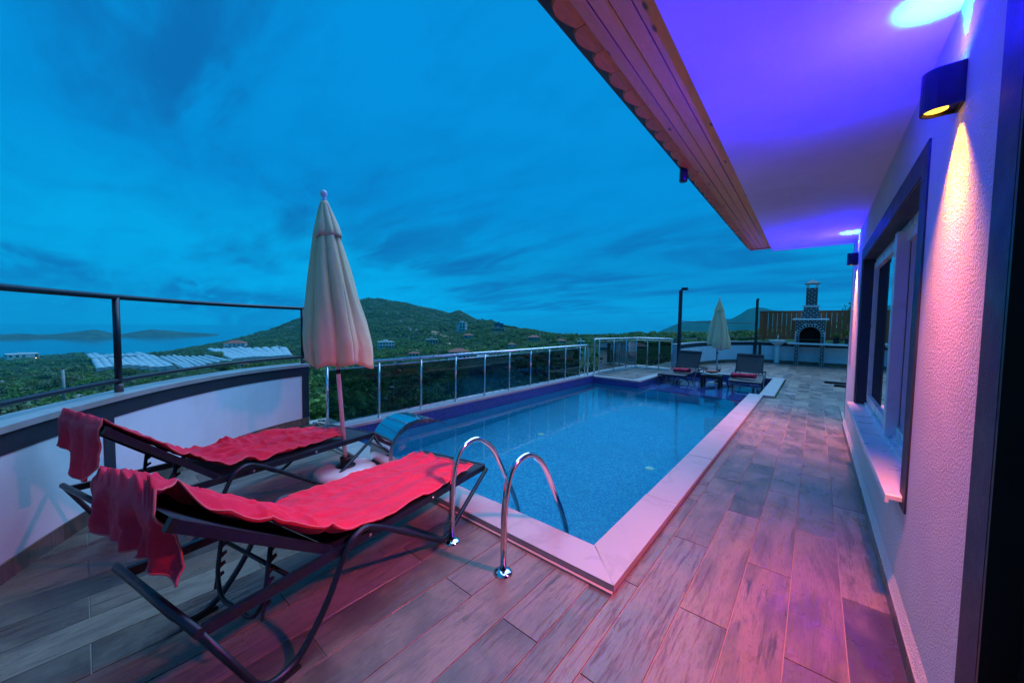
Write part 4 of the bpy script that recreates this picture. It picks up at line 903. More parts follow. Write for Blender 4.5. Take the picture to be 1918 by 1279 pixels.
# ================================================================== LOUNGERS
YS = 0.87
def lounger(name, label, loc, rotz, tip=(-0.36, 0.87), group=None, teeth=True, ww=0.34):
    o = thing(name, label, 'sun lounger', loc, rotz, group); w = ww
    hz, fz = 0.43, 0.345                       # rail height at the head end and at the foot end
    rz = lambda y: hz+(fz-hz)*(y+0.27)/2.33
    H = (0.36, rz(0.36)+0.006)
    for s in (-1, 1):
        MB().bar((s*w, -0.27, rz(-0.27)), (s*w, 2.06, rz(2.06)), 0.026, 0.044).build('side_rail', M['metal_dark'], o, rel=False)
        xx = s*(w+0.028)
        path = fillet([(xx, -0.30, 0.455), (xx, -0.05, 0.022), (xx, 0.12, 0.022), (xx, 0.30, 0.19), (xx, 0.44, 0.435), (xx, 0.56, 0.475), (xx, 0.72, 0.40), (xx, 1.34, 0.024), (xx, 1.42, 0.024), (xx, 2.06, fz-0.01)], 0.13, 7)
        lg = MB().tube(path, 0.0165, 12).build('leg', M['metal_dark'], o, rel=False)
        MB().box(xx-0.02, xx+0.02, 0.0, 0.13, 0.0005, 0.014).build('foot_pad', M['rubber'], lg, rel=False)
        for y in (0.62, 1.25): MB().lathe([(0.011, 0), (0.011, 0.005), (0.004, 0.008)], (0, 0, 0), 10).build('bolt', M['bolt'], o, rel=False).matrix_local = Matrix.Translation((s*(w+0.0135), y, rz(y))) @ Matrix.Rotation(s*math.pi/2, 4, 'Y')
    MB().tube([(-w-0.045, -0.30, 0.455), (w+0.045, -0.30, 0.455)], 0.019, 12).build('head_bar', M['metal_dark'], o, rel=False)
    MB().bar((-w, 2.065, rz(2.06)), (w, 2.065, rz(2.06)), 0.03, 0.044).build('foot_bar', M['metal_dark'], o, rel=False)
    for y in (0.14, 0.80): MB().tube([(-w, y, rz(y)-0.015), (w, y, rz(y)-0.015)], 0.011, 8).build('cross_bar', M['metal_dark'], o, rel=False)
    # seat sling
    P = [[(x*(w-0.014), y, rz(y)+0.018-0.018*(1-x*x)*math.sin(math.pi*min(1, max(0, (y-0.36)/1.7)))) for x in np.linspace(-1, 1, 9)] for y in np.linspace(0.38, 2.05, 14)]
    MB().grid(P).build('seat_sling', M['textilene'], o, rel=False)
    # backrest
    dy, dz = tip[0]-H[0], tip[1]-H[1]
    for s in (-1, 1):
        bk = MB().bar((s*(w-0.03), H[0], H[1]+0.012), (s*(w-0.03), tip[0], tip[1]), 0.026, 0.046).build('back_rail', M['metal_dark'], o, rel=False)
        MB().bar((s*(w-0.03), tip[0]-0.003, tip[1]+0.002), (s*(w-0.03), tip[0]+0.02, tip[1]-0.012), 0.030, 0.05).build('end_cap', M['rubber'], bk, rel=False)
    MB().bar((-w+0.04, tip[0]+0.05, tip[1]-0.035), (w-0.04, tip[0]+0.05, tip[1]-0.035), 0.026, 0.03).build('back_bar', M['metal_dark'], o, rel=False)
    P = [[(x*(w-0.043), H[0]+dy*u, H[1]+dz*u+0.030-0.02*(1-x*x)*math.sin(math.pi*u)) for x in np.linspace(-1, 1, 9)] for u in np.linspace(0.03, 0.99, 10)]
    MB().grid(P).build('back_sling', M['textilene'], o, rel=False)
    # toothed support bracket
    T = Vector((0, H[0]+dy*0.36, H[1]+dz*0.36-0.02)); Bq = Vector((0, T.y-0.06, 0.19)); wx = w-0.13
    MB().tube(fillet([(-wx, T.y, T.z), (-wx, Bq.y+0.02, Bq.z+0.10), (-wx+0.07, Bq.y, Bq.z), (wx-0.07, Bq.y, Bq.z), (wx, Bq.y+0.02, Bq.z+0.10), (wx, T.y, T.z)], 0.05), 0.0115, 10).build('support_bracket', M['metal_dark'], o, rel=False)
    for s in (-1, 1):
        tm = MB(); tm.bar((s*wx, T.y+0.006, T.z-0.01), (s*wx, Bq.y+0.008, Bq.z+0.02), 0.009, 0.012)
        for k in range(6):
            z = T.z-0.03-k*0.052; y = T.y+(Bq.y-T.y)*(T.z-z)/(T.z-Bq.z)
            tm.hexa([(s*wx-0.005, y+0.008, z-0.014), (s*wx+0.005, y+0.008, z-0.014), (s*wx+0.005, y+0.008, z+0.012), (s*wx-0.005, y+0.008, z+0.012)], [(s*wx-0.005, y+0.042, z+0.004), (s*wx+0.005, y+0.042, z+0.004), (s*wx+0.005, y+0.040, z+0.016), (s*wx-0.005, y+0.040, z+0.016)])
        tag(tm.build('tooth_strip', M['metal_dark'], o, rel=False), kind='stuff')
    for ch in o.children_recursive:
        if ch.name.startswith('bolt'): ch.location.y *= YS
        else: ch.data.transform(Matrix.Diagonal((1, YS, 1, 1)))
    return o
def place(near_head, near_foot, hz=0.43, fz=0.345, w=0.34):
    """root position and turn from the near (right-hand) rail's two ends"""
    a, b = onz(*near_head, hz), onz(*near_foot, fz); u = (b-a)[:2]/np.linalg.norm((b-a)[:2]); wv = np.array([u[1], -u[0]])
    c = (a[:2]+b[:2])/2-wv*w-u*0.895*YS; return (c[0], c[1], 0.0), math.atan2(-u[0], u[1])
L1 = place((327, 1212), (915, 868)); L2 = place((205, 962), (702, 812))
GL = 'sun loungers'
lo1 = lounger('sun_lounger', 'dark metal sun lounger nearest the camera, by the pool ladder, under a red towel', L1[0], L1[1], group=GL)
lo2 = lounger('sun_lounger', 'dark metal sun lounger with raised back beside the curved parapet', (L2[0][0], L2[0][1], 0), L2[1], tip=(-0.30, 0.93), group=GL)
lo3 = lounger('sun_lounger', 'dark sun lounger standing in shallow water next to the glass platform', (-3.22, 13.18, SHELF), math.pi+R(-2), tip=(-0.10, 0.98), group=GL, ww=0.37)
lo4 = lounger('sun_lounger', 'dark sun lounger standing in shallow water next to the right-hand coping', (-1.51, 13.20, SHELF), math.pi+R(3), tip=(-0.10, 0.98), group=GL, ww=0.37)
# ------------------------------------------------------------------ towels
def sn(x, y, s):
    xi, yi = math.floor(x), math.floor(y); xf, yf = x-xi, y-yi
    h = lambda a, b: (math.sin(a*127.1+b*311.7+s*74.7)*43758.5453) % 1.0
    u, v = xf*xf*(3-2*xf), yf*yf*(3-2*yf)
    return (h(xi, yi)*(1-u)+h(xi+1, yi)*u)*(1-v)+(h(xi, yi+1)*(1-u)+h(xi+1, yi+1)*u)*v
def towel(name, label, L_, tip, w, near, far, amp, seed, hang, y_foot=1.86, hz=0.43, fz=0.345):
    """cloth laid over seat and backrest; near/far give the edge (lateral) along v, hang its fall past the head end"""
    rz = lambda y: hz+(fz-hz)*(y+0.27)/2.33
    H = (0.36, rz(0.36)+0.03); path = [(y_foot, rz(y_foot)+0.020)]
    path += [(y, rz(y)+0.012-0.012*math.sin(math.pi*(y-0.36)/1.7)) for y in np.linspace(y_foot-0.1, 0.45, 12)]
    path += [(H[0]+(tip[0]-H[0])*u, H[1]+(tip[1]-H[1])*u+0.020-0.012*math.sin(math.pi*u)) for u in np.linspace(0.08, 1, 9)]
    P = [Vector((0, y*YS, z)) for y, z in path]; s_tip = sum((b-a).length for a, b in zip(P, P[1:]))
    L_arc = [0]
    for a, b in zip(P, P[1:]): L_arc.append(L_arc[-1]+(b-a).length)
    nv, nu = 190, 72; rows = []
    for i in range(nv+1):
        v = i/nv; row = []
        for j in range(nu+1):
            u = j/nu; xe = far(v)+(near(v)-far(v))*u
            tot = s_tip+hang(u); s_ = v*tot
            if s_ <= s_tip:
                k = max(0, min(len(P)-2, int(np.searchsorted(L_arc, s_))-1)); f_ = (s_-L_arc[k])/max(1e-6, L_arc[k+1]-L_arc[k]); p = P[k].lerp(P[k+1], min(1, f_)); y, z = p.y, p.z; over = 0
            else:
                over = s_-s_tip; p = P[-1]; y = p.y-0.035*(1-math.exp(-over*30))-0.02*over; z = p.z+0.01-over*0.97
            a_ = amp(v, u)
            wr = 1.35*a_*(abs(math.sin(7.0*xe/0.3+3.2*sn(v*5, u*3, seed)+v*6.0))**1.4*(0.4+sn(v*7, u*3, seed+1))+0.9*sn(v*16, u*7, seed+2)*sn(v*5, u*3, seed+3)+0.35*sn(v*38, u*16, seed+4))
            rd = lambda a, b_, sd_: (1-abs(2*sn(a, b_, sd_)-1))**3
            wr += a_*(0.75*rd(v*26+u*5, u*4+v*7, seed+5)+0.5*rd(v*9-u*6, u*11+v*4, seed+6))
            wr += 0.0035*sn(v*150, u*56, seed+8)
            x = xe; dx = max(0, abs(x)-(w+0.012))
            if over == 0:
                z += wr+0.026
                if dx > 0: z -= dx*0.95; x = math.copysign(w+0.012+dx*0.22+0.012*math.sin(v*40), x)
            else:
                y += wr*0.7*min(1, over*8)-0.016*math.sin(u*17+seed)*min(1, over*8); x += 0.012*math.sin(over*14+u*9)
            row.append((x, y, z))
        rows.append(row)
    o = MB().grid(rows).build(name, M['towel']); tag(o, label, 'towel', 'red towels')
    md = o.modifiers.new('thickness', 'SOLIDIFY'); md.thickness = 0.005; md.offset = 1
    o.location = L_[0]; o.rotation_euler = (0, 0, L_[1])
    bd = rows[0]+[r_[-1] for r_ in rows[1:]]+rows[-1][::-1][1:]+[r_[0] for r_ in rows[::-1]][1:-1]
    MB().tube([(p[0], p[1], p[2]+0.003) for p in bd], 0.0042, 6, closed=True).build('hem', M['hem'], o, rel=False)
    return o
def smooth(v, pts): return float(np.interp(v, [p[0] for p in pts], [p[1] for p in pts]))
near1 = lambda v: smooth(v, [(0, 0.335), (0.3, 0.347), (0.52, 0.350), (0.60, 0.33), (0.68, 0.27), (0.76, 0.25), (0.83, 0.15), (0.90, 0.24), (1, 0.27)])+0.012*math.sin(v*33)*max(0, v-0.5)*2
far1 = lambda v: smooth(v, [(0, -0.30), (0.2, -0.33), (0.6, -0.37), (0.8, -0.40), (0.9, -0.385), (1, -0.38)])
towel('towel', 'crumpled red towel draped over the nearest lounger', L1, (-0.36, 0.87), 0.34, near1, far1, lambda v, u: 0.013+0.075*max(0, v-0.42)**0.8*(0.4+u)*(1.35-v), 31, lambda u: 0.20+0.10*u**2+0.025*math.sin(u*6))
near2 = lambda v: smooth(v, [(0, 0.27), (0.1, 0.26), (0.25, 0.29), (0.5, 0.335), (0.7, 0.31), (0.85, 0.27), (1, 0.24)])+0.012*math.sin(v*29)
far2 = lambda v: smooth(v, [(0, -0.30), (0.5, -0.34), (0.85, -0.33), (1, -0.30)])
towel('towel', 'red towel on the lounger beside the curved parapet, hanging over its backrest', L2, (-0.30, 0.93), 0.34, near2, far2, lambda v, u: 0.022+0.012*math.sin(v*5), 57, lambda u: 0.30-0.10*math.cos(u*5), y_foot=1.72)
def rolled(label, loc, rz_, L_=0.62):
    mb = MB(); n_ = 70; nl = 14; rows = []
    for k in range(n_+1):
        a = 2*math.pi*2.6*k/n_; r_ = 0.022+0.052*k/n_
        rows.append([(x, r_*math.cos(a)*1.15+0.004*math.sin(x*30), 0.082+r_*math.sin(a)*0.92+0.004*math.sin(x*21+a)) for x in np.linspace(-L_/2, L_/2, nl)])
    mb.grid(rows); o = mb.build('rolled_towel', M['towel']); o.modifiers.new('thickness', 'SOLIDIFY').thickness = 0.008
    o.location = loc; o.rotation_euler = (0, R(-3), rz_); tag(o, label, 'towel', 'red towels'); return o
rolled('rolled red towel on the pool lounger next to the glass platform', (-3.13, 11.98, SHELF+0.375), R(-24), 0.52)
rolled('rolled red towel on the pool lounger next to the right-hand coping', (-1.50, 11.95, SHELF+0.375), R(-9), 0.60)
# ------------------------------------------------------------------ parasols
def parasol(label, loc, k=1.0, tilt=(0, 0), turn=0.0, seed=0, zb=1.12):
    o = thing('parasol', label, 'parasol', loc, 0, 'closed cream parasols'); o.rotation_euler = (tilt[0], tilt[1], turn)
    MB().tube([(0, 0, 0.0), (0, 0, 1.30), (0, 0, 2.76)], [0.0215, 0.0215, 0.018], 14).build('pole', M['pole_white'], o, rel=False)
    MB().lathe([(0.0235, 0), (0.0235, 0.045)], (0, 0, 0.98), 14).build('pole_clamp', M['rubber'], o, rel=False)
    MB().lathe([(0.014, 2.765), (0.022, 2.775), (0.022, 2.79), (0.014, 2.80), (0.030, 2.82), (0.034, 2.845), (0.028, 2.868), (0.008, 2.88)], (0, 0, 0), 16).build('finial', M['pole_white'], o, rel=False)
    def shell(z_hi, z_lo, R_hi, R_lo, depth_, hemf, ph, nm, rows_n=22, ex=0.92):
        nth = 128; rows = []
        for i in range(rows_n+1):
            u = i/rows_n; row = []
            for t_ in range(nth+1):
                th = 2*math.pi*t_/nth; zl = z_lo+hemf(th); z = z_hi+(zl-z_hi)*u
                g = max(0.0, (z_hi-z)/(z_hi-z_lo)); Rr = R_hi+(R_lo-R_hi)*g**ex
                f_ = abs(math.cos(4*th+ph+0.5*math.sin(3*th+seed)*g+0.25*math.sin(5*u+seed))); sh = (1-depth_)+depth_*f_**0.38
                sh *= 1+0.12*math.sin(2*th+seed*1.3)*g+0.06*math.sin(3*th+5*u+seed)+0.05*math.sin(5*th+seed)*g
                sh *= 1+(0.012*math.sin(17*th+2.5*math.sin(4*u+seed))+0.008*math.sin(23*u+4*th+seed)*g)*min(1, 3*g)
                if u > 0.86: sh *= 1-0.10*(u-0.86)/0.14
                row.append((Rr*sh*math.cos(th), Rr*sh*math.sin(th), z))
            rows.append(row)
        return MB().grid(rows).build(nm, M['canvas'], o, rel=False)
    c = shell(2.60, zb, 0.055, 0.372, 0.28, lambda th: 0.075*math.cos(th-HEM[seed])+0.016*math.sin(8*th+1)+0.03*math.sin(3*th+2), 0.4, 'canopy', 30, 0.74)
    c.modifiers.new('thickness', 'SOLIDIFY').thickness = 0.003
    h_ = shell(2.765, 2.38, 0.030, 0.160, 0.28, lambda th: 0.010*math.sin(8*th+2)+0.02*math.cos(th), 0.9, 'hood', 12); h_.modifiers.new('thickness', 'SOLIDIFY').thickness = 0.003
    if k != 1:
        for ch in o.children_recursive: ch.data.transform(Matrix.Scale(k, 4))
    return o
HEM = {1: R(205), 2: R(150)}
lean = np.array([AX[0][0], AX[0][1]])          # lean to the photograph's left
def tilt_to(vx, vy, a):
    ax = Vector((-vy, vx, 0)).normalized(); return Matrix.Rotation(a, 3, ax).to_euler()
p1 = parasol('tall closed cream parasol between the two near loungers', (-3.70, 1.74, 0.10), 0.98, seed=1)
p1.rotation_euler = tilt_to(-lean[0], -lean[1], R(4.1))
p2 = parasol('smaller closed cream parasol in the shallow water between the pool loungers', (-2.30, 12.66, SHELF+0.09), 0.92, seed=2, zb=1.22)
def parasol_base(label, loc, k=1.0, rz_=0.3):
    o = thing('parasol_stand', label, 'parasol stand', loc, rz_, 'parasol stands'); n_ = 48
    def ring(r_, z, am): return [(r_*(1+am*math.cos(8*a))*math.cos(a), r_*(1+am*math.cos(8*a))*math.sin(a), z) for a in np.linspace(0, 2*math.pi, n_, endpoint=False)]
    rings([ring(0.28, 0.001, 0.02), ring(0.30, 0.02, 0.025), ring(0.295, 0.06, 0.03), ring(0.26, 0.085, 0.05), ring(0.12, 0.095, 0.03)]).build('foot', M['white_plastic'], o, rel=False)
    MB().lathe([(0.095, 0.096), (0.095, 0.106), (0.055, 0.112), (0.052, 0.16), (0.056, 0.165), (0.056, 0.19), (0.026, 0.192), (0.024, 0.15)], (0, 0, 0), 24, caps=False).build('collar', M['rubber'], o, rel=False)
    if k != 1:
        for ch in o.children: ch.data.transform(Matrix.Scale(k, 4))
    return o
parasol_base('white parasol stand with black collar between the two near loungers', (-3.70, 1.74, 0))
parasol_base('white parasol stand standing in the shallow pool water', (-2.30, 12.66, SHELF), 0.9)
# ------------------------------------------------------------------ table, fruit, glasses
M['table_wood'] = mat_wood('dark_table_wood', (0.035, 0.015, 0.010), (0.018, 0.008, 0.006), 0, False, 0.4)
TX, TY, TZ = -2.25, 11.72, 0.215
tb = thing('side_table', 'low dark wooden table between the two pool loungers', 'table', (TX, TY, SHELF), R(3))
for i in range(5): MB().bevbox(-0.26, 0.26, -0.25+i*0.101, -0.25+i*0.101+0.096, TZ-SHELF-0.035, TZ-SHELF, 0.003).build('table_slat', M['table_wood'], tb, rel=False)
for sx in (-1, 1):
    for sy in (-1, 1): MB().bevbox(sx*0.22-0.035, sx*0.22+0.035, sy*0.21-0.035, sy*0.21+0.035, 0.0005, TZ-SHELF-0.036, 0.003).build('leg', M['table_wood'], tb, rel=False)
    MB().box(sx*0.22-0.012, sx*0.22+0.012, -0.174, 0.174, TZ-SHELF-0.10, TZ-SHELF-0.037).build('apron', M['table_wood'], tb, rel=False)
MB().box(-0.184, 0.184, -0.222, -0.198, TZ-SHELF-0.10, TZ-SHELF-0.037).build('apron', M['table_wood'], tb, rel=False)
pl = MB().lathe([(0.08, 0.0005), (0.15, 0.012), (0.17, 0.028), (0.165, 0.03), (0.145, 0.018), (0.0, 0.014)], (TX+0.0, TY-0.06, TZ), 28, caps=False).build('plate', M['ceramic']); tag(pl, 'white plate under the watermelon on the dark table', 'plate')
wm_ = thing('watermelon', 'sliced red watermelon half with green rind on the plate', 'fruit', (TX, TY-0.06, TZ+0.03), R(8))
def hemi(r_, z0, squash):
    return [[(r_*math.sin(a)*math.cos(b_)*1.25, r_*math.sin(a)*math.sin(b_), z0-r_*math.cos(a)*squash) for b_ in np.linspace(0, 2*math.pi, 25)] for a in np.linspace(0.05, math.pi/2, 8)]
MB().grid(hemi(0.135, 0.075, 0.55)).build('rind', plain('melon_rind', (0.03, 0.12, 0.02), 0.4, var=0.5, vscale=40), wm_, rel=False)
rr_ = [(0.135, 0.075), (0.128, 0.080), (0.0, 0.095)]
mbm = MB(); vs = []
for r_, z in rr_: vs.append([(r_*1.25*math.cos(a), r_*math.sin(a), z+(0.012*math.sin(6*a) if r_ > 0.13 else 0)) for a in np.linspace(0, 2*math.pi, 25)])
mbm.grid(vs).build('flesh', plain('melon_flesh', (0.72, 0.05, 0.04), 0.35, var=0.2, vscale=40), wm_, rel=False)
for i, (gx_, gy_, lab) in enumerate(((TX-0.17, TY+0.10, 'stemmed glass with green straws left of the watermelon'), (TX+0.17, TY+0.04, 'stemmed dark drink glass right of the watermelon'))):
    g_ = thing('wine_glass', lab, 'glass', (gx_, gy_, TZ), 0)
    MB().lathe([(0.036, 0.0005), (0.034, 0.005), (0.006, 0.01), (0.005, 0.08), (0.02, 0.095), (0.038, 0.13), (0.040, 0.17), (0.034, 0.205)], (0, 0, 0), 18, caps=False).build('bowl', M['drink_glass'], g_, rel=False)
    MB().lathe([(0.004, 0.088), (0.019, 0.097), (0.036, 0.13), (0.037, 0.155), (0.0, 0.155)], (0, 0, 0), 18, caps=False).build('drink', plain('red_drink' if i else 'green_drink', (0.10, 0.008, 0.012) if i else (0.10, 0.25, 0.05), 0.15), g_, rel=False)
    MB().tube([(0.0, 0.01, 0.10), (0.03 if i else -0.02, 0.02, 0.31)], 0.004, 6).build('straw', plain('straw_green', (0.15, 0.45, 0.06), 0.4), g_, rel=False)
# ------------------------------------------------------------------ stand foot behind the house corner
st = thing('garden_swing', 'dark tubular swing foot reaching out behind the house corner', 'swing', (0.9, 14.0, 0))
MB().tube(fillet([(0.27, 13.92, 0.035), (1.9, 14.18, 0.035)], 0.05), 0.033, 10).build('foot_bar', M['metal_dark'], st); MB().tube([(0.46, 13.30, 0.035), (1.9, 13.42, 0.035)], 0.033, 10).build('foot_bar', M['metal_dark'], st)
for p_ in ((0.255, 13.918, 0.035), (0.445, 13.299, 0.035)): MB().tube([p_, (p_[0]+0.06, p_[1]+0.008, p_[2])], 0.0345, 10).build('end_cap', M['rubber'], st)
MB().tube([(1.6, 14.13, 0.05), (1.75, 13.8, 1.9)], 0.03, 10).build('upright', M['metal_dark'], st); MB().tube([(1.6, 13.39, 0.05), (1.75, 13.72, 1.9)], 0.03, 10).build('upright', M['metal_dark'], st)
# ================================================================== PLANTS
def crown_mesh(name, seed, n, leaf, clumps=26, flat=0.75, hole=0.0):
    """unit crown (radius about 1): leaf-sized faces gathered in clumps with gaps between them"""
    r_ = np.random.default_rng(seed); vs, fs_ = [], []
    cs = []
    for _ in range(clumps):
        d = r_.normal(size=3); d /= np.linalg.norm(d); d[2] = abs(d[2])*1.0-0.25
        cs.append((d*r_.uniform(0.35, 0.82)*np.array([1, 1, flat]), r_.uniform(0.20, 0.42)))
    for k in range(n):
        c, cr_ = cs[k % clumps]; d = r_.normal(size=3); d /= np.linalg.norm(d)
        p = c+d*cr_*r_.uniform(0.55, 1.0)**0.5
        nrm = d*0.8+r_.normal(size=3)*0.5; nrm /= np.linalg.norm(nrm); a = np.cross(nrm, r_.normal(size=3)); a /= np.linalg.norm(a); b_ = np.cross(nrm, a)
        s_ = leaf*r_.uniform(0.6, 1.3); b0 = len(vs)
        vs += [tuple(p-a*s_), tuple(p-b_*s_*0.55), tuple(p+a*s_), tuple(p+b_*s_*0.55)]; fs_.append((b0, b0+1, b0+2, b0+3))
    me = bpy.data.meshes.new(name); me.from_pydata(vs, [], fs_); me.update(); return me
def with_mat(me, m_): me.materials.append(m_); return me
crowns = [with_mat(crown_mesh('crown', 100+i, 1900, 0.085, 26+4*i, 0.72), M['leaf' if i < 2 else 'leaf_olive']) for i in range(4)]
trunkm = []
for i in range(3):
    mb = MB(); rr2 = random.Random(40+i)
    mb.tube([(0, 0, -0.3), (0.03, 0.02, 0.25), (0.07*rr2.uniform(-1, 1), 0.07*rr2.uniform(-1, 1), 0.55)], [0.07, 0.055, 0.045], 8)
    for k in range(4):
        a = 6.28*k/4+rr2.random(); mb.tube([(0, 0, 0.42), (0.22*math.cos(a), 0.22*math.sin(a), 0.72), (0.5*math.cos(a), 0.5*math.sin(a), 1.05)], [0.035, 0.024, 0.012], 6)
    me = mb.mesh('trunk'); me.materials.append(M['bark']); trunkm.append(me)
def tree(name, p, size, hgt, label, group, v):
    o = thing(name, label, 'tree', tuple(p), random.uniform(0, 6.28), group)
    for nm, me, sc, z in (('trunk', trunkm[v % 3], (size, size, hgt*0.55), 0), ('crown', crowns[v % 4], (size, size*random.uniform(0.85, 1.1), size*random.uniform(0.75, 0.95)), hgt-size*0.62)):
        c = bpy.data.objects.new(nm, me); COL.objects.link(c); c.parent = o; c.scale = sc; c.location = (0, 0, z); c.rotation_euler = (0, 0, random.uniform(0, 6.28))
    return o
def pol(az, r_):
    x, y = r_*math.sin(R(az)), r_*math.cos(R(az)); return (x, y, float(terrain(x, y)))
kinds = ['dense dark green tree growing on the slope seen through the smoked glass', 'grey-green olive tree growing on the slope seen through the smoked glass']
rt = random.Random(5); taken = []
def far_enough(p, d): return all((p[0]-q[0])**2+(p[1]-q[1])**2 > (d+q[2])**2*0.5 for q in taken)
cnt = 0
while cnt < 62:
    az, r_ = rt.uniform(-73, -14), rt.uniform(15, 95); p = pol(az, r_); s_ = rt.uniform(1.5, 2.7)*(0.75+r_/120)
    if not far_enough(p, s_*0.75): continue
    v = rt.randrange(4); h_ = s_*rt.uniform(1.5, 1.9)
    zt = 1.6-r_*math.tan(R(5.2+1.2*rt.random()))          # keep the tree tops under the view of the houses
    if p[2]+h_ > zt: h_ = max(s_*0.9, zt-p[2])
    taken.append((p[0], p[1], s_*0.75)); cnt += 1
    tree('olive_tree' if v > 1 else 'maquis_tree', p, s_, h_, kinds[v > 1], 'trees on the slope behind the glass railing', v)
kinds2 = ['round dark green tree on the slope below the curved parapet', 'grey-green olive tree on the slope below the curved parapet']
cnt = 0
while cnt < 95:
    az = rt.uniform(-104, -73); r_ = math.exp(rt.uniform(math.log(38), math.log(400))); p = pol(az, r_); s_ = rt.uniform(2.2, 4.0)*(0.8+r_/500)
    if not far_enough(p, s_*0.7): continue
    v = rt.randrange(4); h_ = s_*rt.uniform(1.25, 1.6); cap = 1.6-r_*math.tan(R(4.6))
    if p[2]+h_ > cap and r_ > 300: continue
    if p[2]+h_ > 1.6-r_*math.tan(R(5.0)): h_ = max(s_*0.9, 1.6-r_*math.tan(R(5.0))-p[2])
    taken.append((p[0], p[1], s_*0.7)); cnt += 1
    tree('olive_tree' if v > 1 else 'maquis_tree', p, s_, h_, kinds2[v > 1], 'trees on the slope below the parapet', v)
# bright tree behind the wooden fence
tg = thing('garden_tree', 'bright green leafy tree rising behind the wooden fence', 'tree', (1.32, 23.4, 0), 0)
for nm, me, sc, z in (('trunk', trunkm[1], (0.8, 0.8, 1.1), 0.1), ('crown', with_mat(crown_mesh('crown', 77, 1500, 0.075, 22, 0.9), M['leaf_bright']), (0.62, 0.7, 0.85), 2.1)):
    c = bpy.data.objects.new(nm, me); COL.objects.link(c); c.parent = tg; c.scale = sc; c.location = (0, 0, z)
# potted plants on the counter
def potted(label, loc, spiky):
    o = thing('potted_plant', label, 'plant', loc, 0)
    MB().lathe([(0.09, 0.0005), (0.12, 0.20), (0.135, 0.20), (0.135, 0.225), (0.115, 0.225), (0.11, 0.19), (0.0, 0.19)], (0, 0, 0), 20, caps=False).build('pot', M['metal_dark'], o, rel=False)
    mb = MB(); rp = random.Random(8 if spiky else 9)
    if spiky:
        for i in range(46):
            a = rp.uniform(0, 6.28); l_ = rp.uniform(0.28, 0.55); el = rp.uniform(0.5, 1.45); d = Vector((math.cos(a)*math.cos(el), math.sin(a)*math.cos(el), math.sin(el))); sd2 = d.cross(Vector((0, 0, 1))).normalized()*0.014
            b0 = Vector((0, 0, 0.19)); m1 = b0+d*l_*0.55+Vector((0, 0, 0.02)); e_ = b0+d*l_-Vector((0, 0, 0.06)); mb.add([b0-sd2, b0+sd2, m1+sd2, e_, m1-sd2], [(0, 1, 2, 4), (4, 2, 3)])
        mb.build('leaves', M['leaf'], o, rel=False)
    else:
        me = with_mat(crown_mesh('foliage', 12, 420, 0.12, 14, 0.9), M['leaf_bright']); c = bpy.data.objects.new('foliage', me); COL.objects.link(c); c.parent = o; c.scale = (0.24, 0.24, 0.24); c.location = (0, 0, 0.38)
potted('dark spiky potted plant on the counter right of the barbecue', (0.66, 20.08, 0.966), True)
potted('leafy yellow-green potted plant at the right end of the counter', (1.02, 20.02, 0.966), False)
# ------------------------------------------------------------------ greenhouses
def tunnel(p, q, w, h_, label, group, seed=0):
    p, q = Vector(p), Vector(q); d = (q-p); L_ = d.length; d.normalize(); sd2 = Vector((d.y, -d.x, 0)).normalized(); na_ = 9
    o = thing('greenhouse', label, 'greenhouse', tuple(p), 0, group)
    rows = []
    for i in range(9):
        u = i/8; c = p.lerp(q, u); c.z += 0.12*math.sin(9*u+seed)
        rows.append([tuple(c+sd2*(math.cos(a)*w/2)+Vector((0, 0, 0.8+math.sin(a)*h_))) for a in np.linspace(0, math.pi, na_)])
        rows[-1] = [tuple(c+sd2*w/2-Vector((0, 0, 0.8)))]+rows[-1]+[tuple(c-sd2*w/2-Vector((0, 0, 0.8)))]
    MB().grid(rows).build('cover', M['poly'], o)
    for r_ in (rows[0], rows[-1]): MB().add(r_, [tuple(range(len(r_)))]).build('end_wall', M['poly'], o)
    for r_ in (rows[0], rows[4]): MB().tube([(x, y, z+0.05) for x, y, z in r_[1:-1]], 0.10, 5).build('hoop', M['stone'], o)
ORD = ['first', 'second', 'third', 'fourth', 'fifth', 'sixth', 'seventh', 'eighth', 'ninth', 'tenth']
def tunnels(nl, nr, fl, fr, n_, label, group, hh=2.6, wf=1.0):
    NL, NR, FL, FR = (Vector(hit(*c)) for c in (nl, nr, fl, fr))
    for i in range(n_):
        u = (i+0.5)/n_; a, b_ = NL.lerp(NR, u), FL.lerp(FR, u); wn2 = (NR-NL).length/n_
        dv = (b_-a); perp = abs(Vector((dv.y, -dv.x, 0)).normalized().dot((NR-NL).normalized())); w = max(3.0, wn2*perp*1.22*wf)
        a.z = float(terrain(a.x, a.y))+1.2; b_.z = float(terrain(b_.x, b_.y))+1.2; b_.z += max(0.0, max(float(terrain(*(a.lerp(b_, q/6)).xy))-(a.lerp(b_, q/6)).z for q in range(7)))*1.3; tunnel(a, b_, w, min(hh, w*0.30), label % ORD[i], group, i)
tunnels((182, 697), (330, 692), (170, 677), (290, 673), 9, '%s plastic greenhouse tunnel from the left in the row nearest the parapet', 'nearer greenhouse row')
tunnels((170, 675.5), (290, 671.5), (162, 664.5), (266, 663), 8, '%s plastic greenhouse tunnel from the left in the row nearest the sea', 'farther greenhouse row')
tunnels((345, 694), (445, 683), (298, 675.5), (392, 669), 8, '%s plastic greenhouse tunnel from the left in the middle block', 'middle greenhouse row')
tunnels((440, 678), (545, 672), (388, 661), (540, 656.5), 10, '%s greenhouse tunnel from the left below the white three-storey house', 'greenhouses below the hill', 1.5, 1.6)
